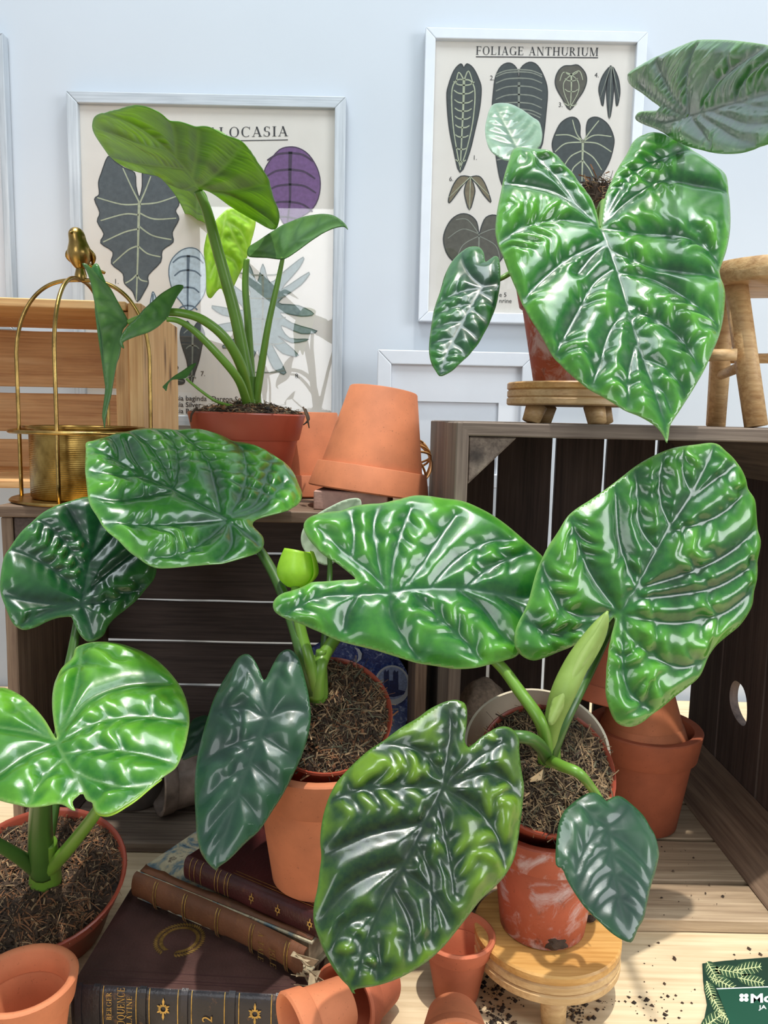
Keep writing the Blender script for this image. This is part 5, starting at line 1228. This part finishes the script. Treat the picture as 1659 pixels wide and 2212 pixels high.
leaf('leaf_blade', zb([(365, 645), (300, 650), (240, 670), (190, 695), (130, 712), (90, 700), (60, 670), (30, 600), (5, 530), (0, 480), (5, 420), (20, 340), (50, 290), (100, 220), (160, 160), (220, 110), (300, 70), (380, 45), (450, 30), (560, 40), (640, 90), (720, 180), (780, 290), (802, 390), (790, 450), (750, 500), (700, 560), (640, 610), (580, 660), (550, 700), (530, 740), (490, 765), (450, 772), (420, 750), (400, 720), (385, 690), (372, 660)]),
     zb([(415, 585), (430, 500), (455, 370), (480, 280), (510, 180), (560, 50)]), zv(0, 1060, 2.37, [[(420, 540), (300, 430), (180, 350), (60, 300)], [(440, 440), (340, 280), (230, 170), (180, 150)], [(470, 320), (400, 180), (340, 70)], [(430, 540), (540, 440), (680, 330), (760, 280)], [(460, 360), (560, 250), (660, 150)], [(410, 580), (280, 580), (120, 560), (20, 530)], [(410, 590), (250, 620), (110, 690)], [(425, 580), (560, 570), (720, 500)], [(420, 590), (450, 660), (470, 750)]]),
     [(175, 1307, .765), (60, 1330, .74), (215, 1090, .82)], A3, LEAFB, sp=.0024, A=.0045, B=.0018, lam=.014, seed=33, label='dark glossy leaf rising above the left crate')

# ---------------------------------------------------------------- 4: middle plant (plastic pot set in a terracotta one)
Z3 = z3b + .024
tb4 = PZ(692, 1888, Z3); tb4.z = Z3 + .0004
clay_pot(tb4, .044, .0665, .118, 'terracotta pot on the burgundy book holding the middle plant', M['terra'], rim_h=.034)
axm = Vector((.05, -.80, 1)).normalized(); rc = P(706, 1538, .665)
A4 = empty('potted_alocasia', (tb4.x, tb4.y, tb4.z + .1), 'alocasia tipped forward in the middle terracotta pot', 'potted plant')
plastic_pot(rc, axm, .04, .060, .085, A4)
soil(rc - axm * .006, axm, .0575, A4, 4, .014, 2600, cols=('soil', 'fib_d', 'fib_t', 'fib_o', 'fib_g'))
cr = (683, 1505, .66)
stem([cr, (655, 1420, .65), (638, 1360, .662), (610, 1280, .69), (582, 1222, .715), (548, 1172, .738), (497, 1122, .741)], .0066, .0042, A4, M['stem_d'])
stem([cr, (668, 1430, .648), (652, 1370, .655), (640, 1310, .665), (638, 1268, .68)], .0060, .004, A4, M['stem'])
stem([cr, (690, 1440, .655), (720, 1385, .68), (770, 1330, .70), (800, 1300, .70)], .0075, .004, A4, M['stem'])
stem([cr, (696, 1430, .67), (705, 1340, .72), (712, 1250, .755), (712, 1200, .762)], .0042, .0026, A4, M['stem_d'])
stem([cr, (665, 1450, .65), (630, 1470, .655), (600, 1510, .63), (579, 1547, .604)], .005, .0034, A4, M['stem_d'])
stem([cr, (640, 1480, .68), (560, 1510, .75), (480, 1540, .80), (450, 1560, .82)], .004, .0025, A4, M['stem_d'])
for x, y, r_ in ((683, 1470, .0095), (692, 1455, .008)): stem([(x, 1528, .672), (x, y, .662), (x + 2, y - 50, .66)], r_, r_ * .6, A4, M['stem'], 'crown_sheath')
zl = lambda l: zz(170, 900, 3.2529, l)
leaf('leaf_blade', zl([(1225, 745), (1260, 715), (1350, 690), (1450, 665), (1520, 630), (1560, 590), (1572, 540), (1550, 480), (1510, 390), (1450, 320), (1360, 260), (1280, 215), (1180, 180), (1080, 160), (1000, 125), (900, 95), (800, 82), (700, 84), (600, 78), (480, 77), (380, 88), (270, 110), (180, 140), (100, 165), (52, 178), (50, 240), (45, 350), (52, 450), (62, 530), (80, 620), (130, 700), (200, 800), (280, 870), (360, 950), (440, 1000), (540, 1055), (650, 1060), (760, 1050), (880, 1040), (1000, 1025), (1120, 1000), (1220, 970), (1280, 935), (1304, 890), (1295, 840), (1260, 800), (1230, 770)]),
     zl([(1050, 720), (900, 640), (680, 525), (460, 420), (280, 320), (100, 210)]), zv(170, 900, 3.2529, [[(1000, 680), (960, 480), (900, 310), (760, 150), (680, 90)], [(660, 510), (580, 330), (490, 200), (360, 100)], [(670, 510), (700, 330), (660, 180), (560, 100)], [(1060, 690), (1140, 560), (1180, 400), (1150, 240), (1080, 170)], [(1080, 690), (1250, 600), (1330, 380), (1380, 300)], [(1090, 710), (1280, 640), (1440, 470)], [(640, 530), (450, 570), (250, 590), (100, 560)], [(1040, 730), (800, 750), (500, 770), (200, 745)], [(1040, 745), (900, 870), (700, 980), (480, 995)], [(1070, 760), (1080, 900), (1000, 1000)], [(1080, 750), (1200, 840), (1260, 900)], [(460, 420), (300, 420), (110, 390)], [(280, 320), (270, 220), (230, 150)], [(460, 410), (380, 280), (340, 170)]]),
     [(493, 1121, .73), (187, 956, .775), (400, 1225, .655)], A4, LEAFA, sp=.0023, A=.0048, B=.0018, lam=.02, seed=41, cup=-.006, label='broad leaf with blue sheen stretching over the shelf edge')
leaf('leaf_blade', zz(0, 1060, 2.37, [(1350, 968), (1320, 900), (1290, 850), (1260, 833), (1220, 850), (1180, 910), (1130, 990), (1090, 1070), (1060, 1160), (1030, 1270), (1005, 1380), (995, 1500), (995, 1600), (1000, 1680), (1003, 1740), (1014, 1815), (1030, 1860), (1060, 1905), (1090, 1935), (1104, 1944), (1118, 1925), (1175, 1885), (1255, 1805), (1325, 1740), (1380, 1660), (1440, 1565), (1500, 1455), (1550, 1340), (1580, 1240), (1590, 1150), (1580, 1050), (1560, 960), (1530, 860), (1500, 820), (1470, 808), (1430, 830), (1400, 880), (1375, 930)]),
     zz(0, 1060, 2.37, [(1370, 1150), (1320, 1290), (1240, 1500), (1170, 1720), (1105, 1935)]), zz and zv(0, 1060, 2.37, [[(1368, 1150), (1330, 1020), (1250, 880)], [(1372, 1150), (1400, 1000), (1470, 830)], [(1360, 1160), (1240, 1110), (1100, 1130)], [(1375, 1160), (1480, 1120), (1580, 1130)], [(1330, 1270), (1180, 1310), (1030, 1400)], [(1340, 1260), (1450, 1330), (1530, 1380)], [(1280, 1410), (1150, 1490), (1010, 1620)], [(1290, 1400), (1400, 1500), (1440, 1560)], [(1220, 1570), (1120, 1680), (1030, 1800)], [(1230, 1560), (1300, 1650), (1330, 1730)], [(1160, 1750), (1100, 1830), (1070, 1890)]]),
     [(578, 1546, .600), (465, 1878, .535), (668, 1590, .590)], A4, LEAFE, sp=.0021, A=.0038, B=.0011, lam=.016, seed=42, cup=-.006, label='long dark arrow-shaped leaf hanging over the books')
z7 = lambda l: zz(560, 1040, 2.592, l)
# bright unfurling leaf: a rolled cup with an inner tongue
def rolled_cup(center, rx, h, parent, mat):
    vs, fs = [], []; NU, NV = 36, 14
    for j in range(NV + 1):
        v_ = j / NV; rad = rx * (math.sin(min(1, v_ * 2.1) * PI * .5) ** .55) * (1 - .30 * (max(0, v_ - .45) / .55) ** 1.6)
        for i in range(NU + 1):
            a = 2 * PI * 1.25 * i / NU - .6; k = 1 - .22 * i / NU
            z = h * v_ * (1 - .10 * math.cos(a - 1.0) - .08 * (i / NU))
            vs.append(Vector(center) + Vector((rad * k * math.cos(a) + .12 * rx * v_, rad * k * .9 * math.sin(a), z)))
    W_ = NU + 1
    for j in range(NV):
        for i in range(NU): fs.append((j * W_ + i, j * W_ + i + 1, (j + 1) * W_ + i + 1, (j + 1) * W_ + i))
    o = mk('young_leaf', vs, fs, mat, parent, True); md = o.modifiers.new('t', 'SOLIDIFY'); md.thickness = .0007
    me = o.data
    for nm in ('vein', 'edge', 'bulge'):
        at = me.attributes.new(nm, 'FLOAT', 'POINT'); at.data.foreach_set('value', np.full(len(me.vertices), .55 if nm == 'bulge' else 0, np.float32))
    return o
rcu = P(638, 1272, .685); yl = rolled_cup(rcu, .0205, .037, A4, LEAFY); yl['label'] = 'lime green young leaf rolled into a cup'
leaf('leaf_blade', z7([(552, 95), (480, 104), (400, 140), (330, 180), (262, 240), (235, 300), (240, 360), (280, 420), (340, 460), (392, 468), (430, 440), (480, 350), (560, 250), (572, 130)]), z7([(395, 462), (420, 330), (480, 200), (550, 100)]), None, [(712, 1205, .762), (770, 1080, .775), (655, 1160, .76)], A4, LEAFP, sp=.002, A=.0016, B=.0008, side=-1, lam=.010, seed=43, label='small pale leaf behind the large middle leaf')
leaf('leaf_blade', zb([(925, 1372), (950, 1290), (970, 1190), (1000, 1158), (1065, 1150), (1130, 1250), (1100, 1330), (1000, 1350)]), zb([(1080, 1180), (1020, 1250), (930, 1365)]), None, [(450, 1560, .82), (394, 1638, .79), (440, 1600, .80)], A4, LEAFE, sp=.002, A=.0012, B=.0005, seed=44, nveins=2, label='small dim leaf deep in the left crate')

# ---------------------------------------------------------------- 5: right plant (plastic pot set in a weathered clay pot)
tb5 = Vector((SB.x - .004, SB.y + .003, SBH + .0004))
clay_pot(tb5, .0385, .0555, .102, 'weathered terracotta pot on the foreground stool holding the right plant', M['terraw'], rim_h=.027)
axr = Vector((.06, -.85, 1)).normalized(); rc = P(1182, 1655, .645)
A5 = empty('potted_alocasia', (tb5.x, tb5.y, tb5.z + .09), 'alocasia tipped forward in the weathered pot on the foreground stool', 'potted plant')
plastic_pot(rc, axr, .043, .0615, .080, A5)
soil(rc - axr * .005, axr, .059, A5, 5, .012, 2800, cols=('soil', 'fib_d', 'fib_t', 'fib_t', 'fib_g'))
cb = rc + Vector((-.004, .030, .006)); axc = (axr + Vector((-.15, .1, .12))).normalized()
CPT = empty('cream_pot', cb - axc * .07, 'cream crackle-glazed pot rim showing behind the right plant', 'pot')
lobj('body', [(0, 0), (.046, 0), (.066, .066), (.0665, .072), (.064, .0725), (.0625, .066), (.044, .003), (0, .003)], M['cream'], CPT, MT(cb - axc * .074, axis=axc), 64)
tag_p = P(1157, 1675, .625)
wt = mk('pale_husk', *(lambda r_: ([tag_p + Vector((r_.uniform(-.008, .008), r_.uniform(-.003, .003), r_.uniform(-.008, .008))) for _ in range(7)], [(0, 1, 2), (1, 2, 3), (2, 3, 4), (3, 4, 5), (4, 5, 6), (0, 2, 4), (1, 3, 5)]))(random.Random(4)), m_plain('husk', S(214, 184, 142), .8), A5)
wt.modifiers.new('s', 'SOLIDIFY').thickness = .0006
cr = (1183, 1640, .636)
stem([cr, (1170, 1565, .615), (1120, 1490, .63), (1075, 1432, .645), (1000, 1370, .655), (900, 1310, .668), (850, 1279, .658)], .0058, .004, A5, M['stem'])
stem([cr, (1215, 1560, .63), (1270, 1450, .66), (1310, 1370, .675), (1338, 1326, .665)], .0072, .0044, A5, M['stem_d'])
stem([cr, (1165, 1610, .60), (1130, 1592, .575), (1060, 1600, .585), (990, 1650, .56), (960, 1700, .532)], .0058, .004, A5, M['stem_d'])
stem([cr, (1215, 1655, .59), (1250, 1670, .575), (1278, 1702, .59), (1302, 1742, .59), (1316, 1786, .570)], .005, .003, A5, M['stem'])
for x, y, r_ in ((1183, 1620, .010), (1195, 1600, .0075)): stem([(x, 1664, .648), (x, y, .636), (x + 6, y - 45, .632)], r_, r_ * .6, A5, M['stem'], 'crown_sheath')
# rolled new leaf
rp = [(1186, 1625, .632), (1195, 1560, .62), (1215, 1500, .612), (1243, 1440, .618), (1272, 1390, .622), (1296, 1350, .625), (1313, 1320, .628)]
vs, fs = tube_geo(pxs(rp), [.0046, .0076, .0100, .0100, .0082, .0052, .0009], 28, 8)
o = mk('rolled_leaf', vs, fs, LEAFV if False else m_leaf('leaf_rolled', S(110, 138, 58), S(136, 164, 78), S(160, 184, 100), S(170, 190, 120), S(150, 176, 96), rough=.5, transl=.15, coat=0), A5, True); o['label'] = 'tightly rolled pale green new leaf'
for nm in ('vein', 'edge', 'bulge'):
    at = o.data.attributes.new(nm, 'FLOAT', 'POINT'); at.data.foreach_set('value', np.full(len(o.data.vertices), .5 if nm == 'bulge' else 0, np.float32))
fl = leaf('leaf_flap', [(1186, 1560), (1196, 1505), (1222, 1455), (1258, 1405), (1288, 1366), (1312, 1322), (1318, 1345), (1308, 1385), (1284, 1430), (1254, 1475), (1226, 1520), (1200, 1565)], [(1190, 1565), (1240, 1450), (1312, 1325)], [[(1205, 1540), (1245, 1500)], [(1222, 1505), (1262, 1465)], [(1240, 1470), (1280, 1430)], [(1262, 1435), (1298, 1395)]], [(1190, 1565, .596), (1312, 1330, .617), (1300, 1410, .612)], A5, bpy.data.materials['leaf_rolled'], sp=.0016, A=.0008, B=.0003, seed=50, fn=lambda u, v: -.010 * np.clip(np.abs(v), 0, 1) ** 2)
setpar(fl[0], o); fl[0]['label'] = 'outer wrap of the rolled leaf'
leaf('leaf_blade', z7([(540, 545), (520, 525), (440, 460), (360, 410), (300, 350), (260, 290), (248, 245), (265, 210), (310, 185), (380, 170), (460, 160), (520, 138), (600, 125), (700, 115), (780, 98), (860, 78), (930, 78), (1030, 92), (1130, 105), (1230, 145), (1320, 195), (1410, 260), (1490, 330), (1560, 390), (1600, 440), (1625, 540), (1600, 650), (1560, 770), (1500, 900), (1445, 975), (1380, 1000), (1290, 1025), (1200, 1045), (1100, 1050), (1000, 1035), (900, 1018), (780, 985), (650, 945), (530, 915), (430, 885), (330, 840), (230, 795), (150, 765), (90, 730), (76, 690), (90, 655), (130, 625), (200, 605), (270, 575), (300, 563), (400, 555), (480, 550)]),
     z7([(735, 620), (900, 600), (1120, 597), (1300, 620), (1500, 650), (1620, 590)]), zv(560, 1040, 2.592, [[(735, 610), (745, 480), (780, 330), (850, 150)], [(800, 600), (900, 480), (1000, 330), (1100, 190)], [(960, 590), (1100, 440), (1280, 340), (1420, 330)], [(1150, 595), (1300, 480), (1500, 400)], [(735, 640), (745, 760), (810, 890), (880, 985)], [(870, 640), (1000, 760), (1130, 880), (1230, 990)], [(1120, 610), (1260, 720), (1340, 840), (1420, 910)], [(720, 625), (560, 630), (330, 650), (150, 740)], [(700, 590), (600, 490), (480, 400), (330, 260)], [(560, 630), (500, 720), (480, 830)], [(690, 570), (660, 400), (640, 240), (680, 130)], [(520, 420), (530, 300), (510, 180)], [(1320, 625), (1450, 720), (1500, 830)]]),
     [(845, 1275, .648), (890, 1070, .705), (1180, 1290, .668)], A5, LEAFA, sp=.0023, A=.0048, B=.0017, lam=.021, seed=51, cup=-.012, label='large horizontal glossy leaf at the centre')
z8 = lambda l: zz(1090, 930, 2.9156, l)
leaf('leaf_blade', z8([(695, 1175), (640, 1235), (540, 1310), (430, 1360), (330, 1400), (230, 1440), (170, 1448), (110, 1420), (70, 1370), (62, 1310), (80, 1230), (130, 1130), (160, 1040), (190, 930), (220, 850), (270, 740), (330, 650), (420, 520), (550, 430), (680, 340), (780, 260), (880, 190), (980, 140), (1080, 105), (1200, 88), (1332, 77), (1400, 130), (1460, 190), (1510, 270), (1540, 360), (1580, 440), (1590, 540), (1600, 620), (1617, 700), (1602, 800), (1600, 880), (1580, 1010), (1560, 1110), (1490, 1220), (1410, 1290), (1340, 1350), (1280, 1450), (1230, 1550), (1150, 1620), (1070, 1680), (1000, 1740), (930, 1790), (860, 1845), (790, 1868), (720, 1850), (680, 1800), (650, 1720), (637, 1650), (640, 1550), (650, 1430), (670, 1310), (695, 1220)]),
     z8([(735, 1145), (850, 950), (1010, 660), (1160, 430), (1260, 240), (1330, 82)]), zv(1090, 930, 2.9156, [[(710, 1130), (560, 930), (470, 740), (420, 560)], [(810, 960), (730, 720), (710, 520), (705, 350)], [(1040, 600), (980, 440), (980, 280), (1010, 150)], [(700, 1140), (540, 1170), (380, 1130), (280, 1000), (240, 850)], [(690, 1150), (500, 1240), (300, 1280), (140, 1200)], [(860, 990), (1150, 900), (1400, 780), (1570, 640)], [(1040, 640), (1250, 580), (1400, 500), (1520, 380)], [(1160, 440), (1300, 330), (1440, 230)], [(760, 1160), (1000, 1210), (1200, 1200), (1400, 1140), (1550, 1020)], [(750, 1170), (780, 1290), (950, 1430), (1120, 1490), (1280, 1430)], [(745, 1170), (745, 1480), (790, 1650), (900, 1740)], [(800, 1060), (1050, 1040), (1350, 980), (1590, 830)], [(960, 760), (850, 600), (840, 420), (830, 250)], [(1180, 400), (1120, 260), (1130, 130)]]),
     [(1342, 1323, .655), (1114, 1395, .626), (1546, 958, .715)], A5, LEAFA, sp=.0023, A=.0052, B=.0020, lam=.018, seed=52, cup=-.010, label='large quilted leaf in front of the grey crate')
z9 = lambda l: zz(660, 1490, 3.302, l)
leaf('leaf_blade', z9([(1140, 375), (1140, 330), (1155, 200), (1145, 110), (1110, 80), (1060, 70), (980, 90), (880, 140), (800, 200), (680, 270), (560, 360), (440, 440), (330, 540), (230, 650), (180, 740), (140, 850), (115, 960), (105, 1080), (115, 1190), (100, 1300), (85, 1420), (60, 1540), (60, 1650), (90, 1760), (140, 1880), (200, 1990), (260, 2070), (310, 2120), (330, 2160), (360, 2172), (348, 2145), (400, 2130), (520, 2110), (640, 2070), (760, 2010), (880, 1930), (980, 1840), (1080, 1720), (1180, 1590), (1260, 1490), (1370, 1390), (1450, 1290), (1500, 1170), (1530, 980), (1555, 800), (1562, 690), (1540, 560), (1527, 440), (1525, 350), (1490, 290), (1440, 262), (1380, 265), (1310, 300), (1240, 350), (1190, 400), (1165, 412)]),
     z9([(980, 700), (850, 960), (720, 1230), (550, 1530), (420, 1840), (345, 2160)]), zv(660, 1490, 3.302, [[(960, 690), (700, 690), (400, 710), (180, 790)], [(860, 950), (500, 1020), (280, 1110), (120, 1190)], [(740, 1230), (480, 1310), (280, 1430), (110, 1640)], [(520, 1590), (350, 1640), (230, 1760), (180, 1880)], [(960, 620), (840, 460), (700, 400), (540, 390)], [(980, 690), (1010, 500), (1040, 300), (1030, 130)], [(1000, 680), (1200, 500), (1410, 370)], [(1000, 710), (1210, 840), (1370, 1050), (1420, 1250)], [(940, 780), (1000, 1080), (1040, 1290), (1060, 1450)], [(790, 1100), (880, 1300), (900, 1500), (900, 1780)], [(620, 1420), (740, 1650), (760, 1850)], [(1010, 690), (1250, 600), (1420, 640), (1540, 760)], [(450, 1750), (520, 1900), (520, 2050)], [(690, 1290), (900, 1450), (1010, 1650)]]),
     [(957, 1702, .522), (769, 2145, .445), (1130, 1690, .535)], A5, LEAFD, sp=.0019, A=.0046, B=.0018, lam=.017, wv=.007, seed=53, cup=-.008, label='large mottled dark leaf hanging in the foreground')
leaf('leaf_blade', zz(1000, 1380, 2.5175, [(785, 880), (760, 855), (715, 832), (660, 845), (600, 890), (550, 940), (525, 1000), (512, 1080), (507, 1150), (510, 1230), (545, 1247), (570, 1307), (620, 1387), (670, 1457), (740, 1527), (800, 1587), (860, 1627), (918, 1648), (937, 1625), (960, 1567), (990, 1517), (1010, 1427), (1030, 1337), (1050, 1277), (1065, 1207), (1070, 1157), (1050, 1067), (1020, 1017), (985, 957), (930, 900), (880, 860), (840, 850), (800, 868)]),
     zz(1000, 1380, 2.5175, [(792, 1020), (800, 1140), (830, 1310), (870, 1480), (918, 1640)]), None, [(1314, 1785, .560), (1366, 2032, .500), (1420, 1830, .556)], A5, LEAFE, sp=.002, A=.0026, B=.0009, lam=.013, seed=54, cup=-.005, label='small dark leaf hanging over the foreground stool')

# ================================================================== spilled soil
def clump(name, c, r, mat, label, seed):
    bm = bmesh.new(); bmesh.ops.create_icosphere(bm, subdivisions=3, radius=1)
    for v in bm.verts:
        d = v.co.copy(); k = 1 + .35 * noise.noise(d * 1.6 + Vector((seed, 0, 0))) + .14 * noise.noise(d * 5); v.co = Vector((d.x * r * 1.3 * k, d.y * r * .9 * k, d.z * r * .8 * k))
    zmin = min(v.co.z for v in bm.verts); me = bpy.data.meshes.new(name); bm.to_mesh(me); bm.free(); me.materials.append(mat)
    o = bpy.data.objects.new(name, me); COL.objects.link(o); o.location = (c.x, c.y, c.z - zmin); return tag(o, label, 'soil')
clump('soil_clump', PZ(1196, 2048, SBH + .0004), .0092, M['soil'], 'dark lump of soil at the foot of the weathered pot', 3)
clump('soil_clump', PZ(1274, 1992, SBH + .0004), .0036, M['soil'], 'small dark crumb on the right of the foreground stool', 8)
rg = random.Random(21); vs, fs = [], []
spots = [(1075, 2130, 28, 70), (1060, 2180, 30, 60), (1130, 2150, 30, 50), (1240, 2185, 40, 70), (1310, 2165, 30, 14), (1395, 2160, 50, 30), (1440, 2180, 60, 22), (1420, 2060, 60, 10), (1620, 2065, 40, 8), (1080, 2205, 26, 50), (1500, 1930, 90, 18), (1450, 1850, 50, 14)]
for (x, y, sp_, n) in spots:
    for k in range(n):
        px, py = rg.gauss(x, sp_ * .6), rg.gauss(y, sp_ * .35)
        z = .0158 if py < 1990 else .0004
        p = PZ(px, py, z); s_ = rg.choice((.0005, .0007, .0009, .0014, .0022)) * rg.uniform(.6, 1.3); b = len(vs)
        for e in ((1, 0, 0), (-1, 0, 0), (0, 1, 0), (0, -1, 0), (0, 0, .8), (0, 0, -.2)): vs.append(p + Vector([q * s_ * rg.uniform(.6, 1.4) for q in e]))
        for f in ((0, 2, 4), (2, 1, 4), (1, 3, 4), (3, 0, 4), (2, 0, 5), (1, 2, 5), (3, 1, 5), (0, 3, 5)): fs.append(tuple(b + i for i in f))
o = mk('spilled_soil', vs, fs, M['soil']); tag(o, 'crumbs of soil scattered over the table and crate floor', 'soil', kind='stuff')
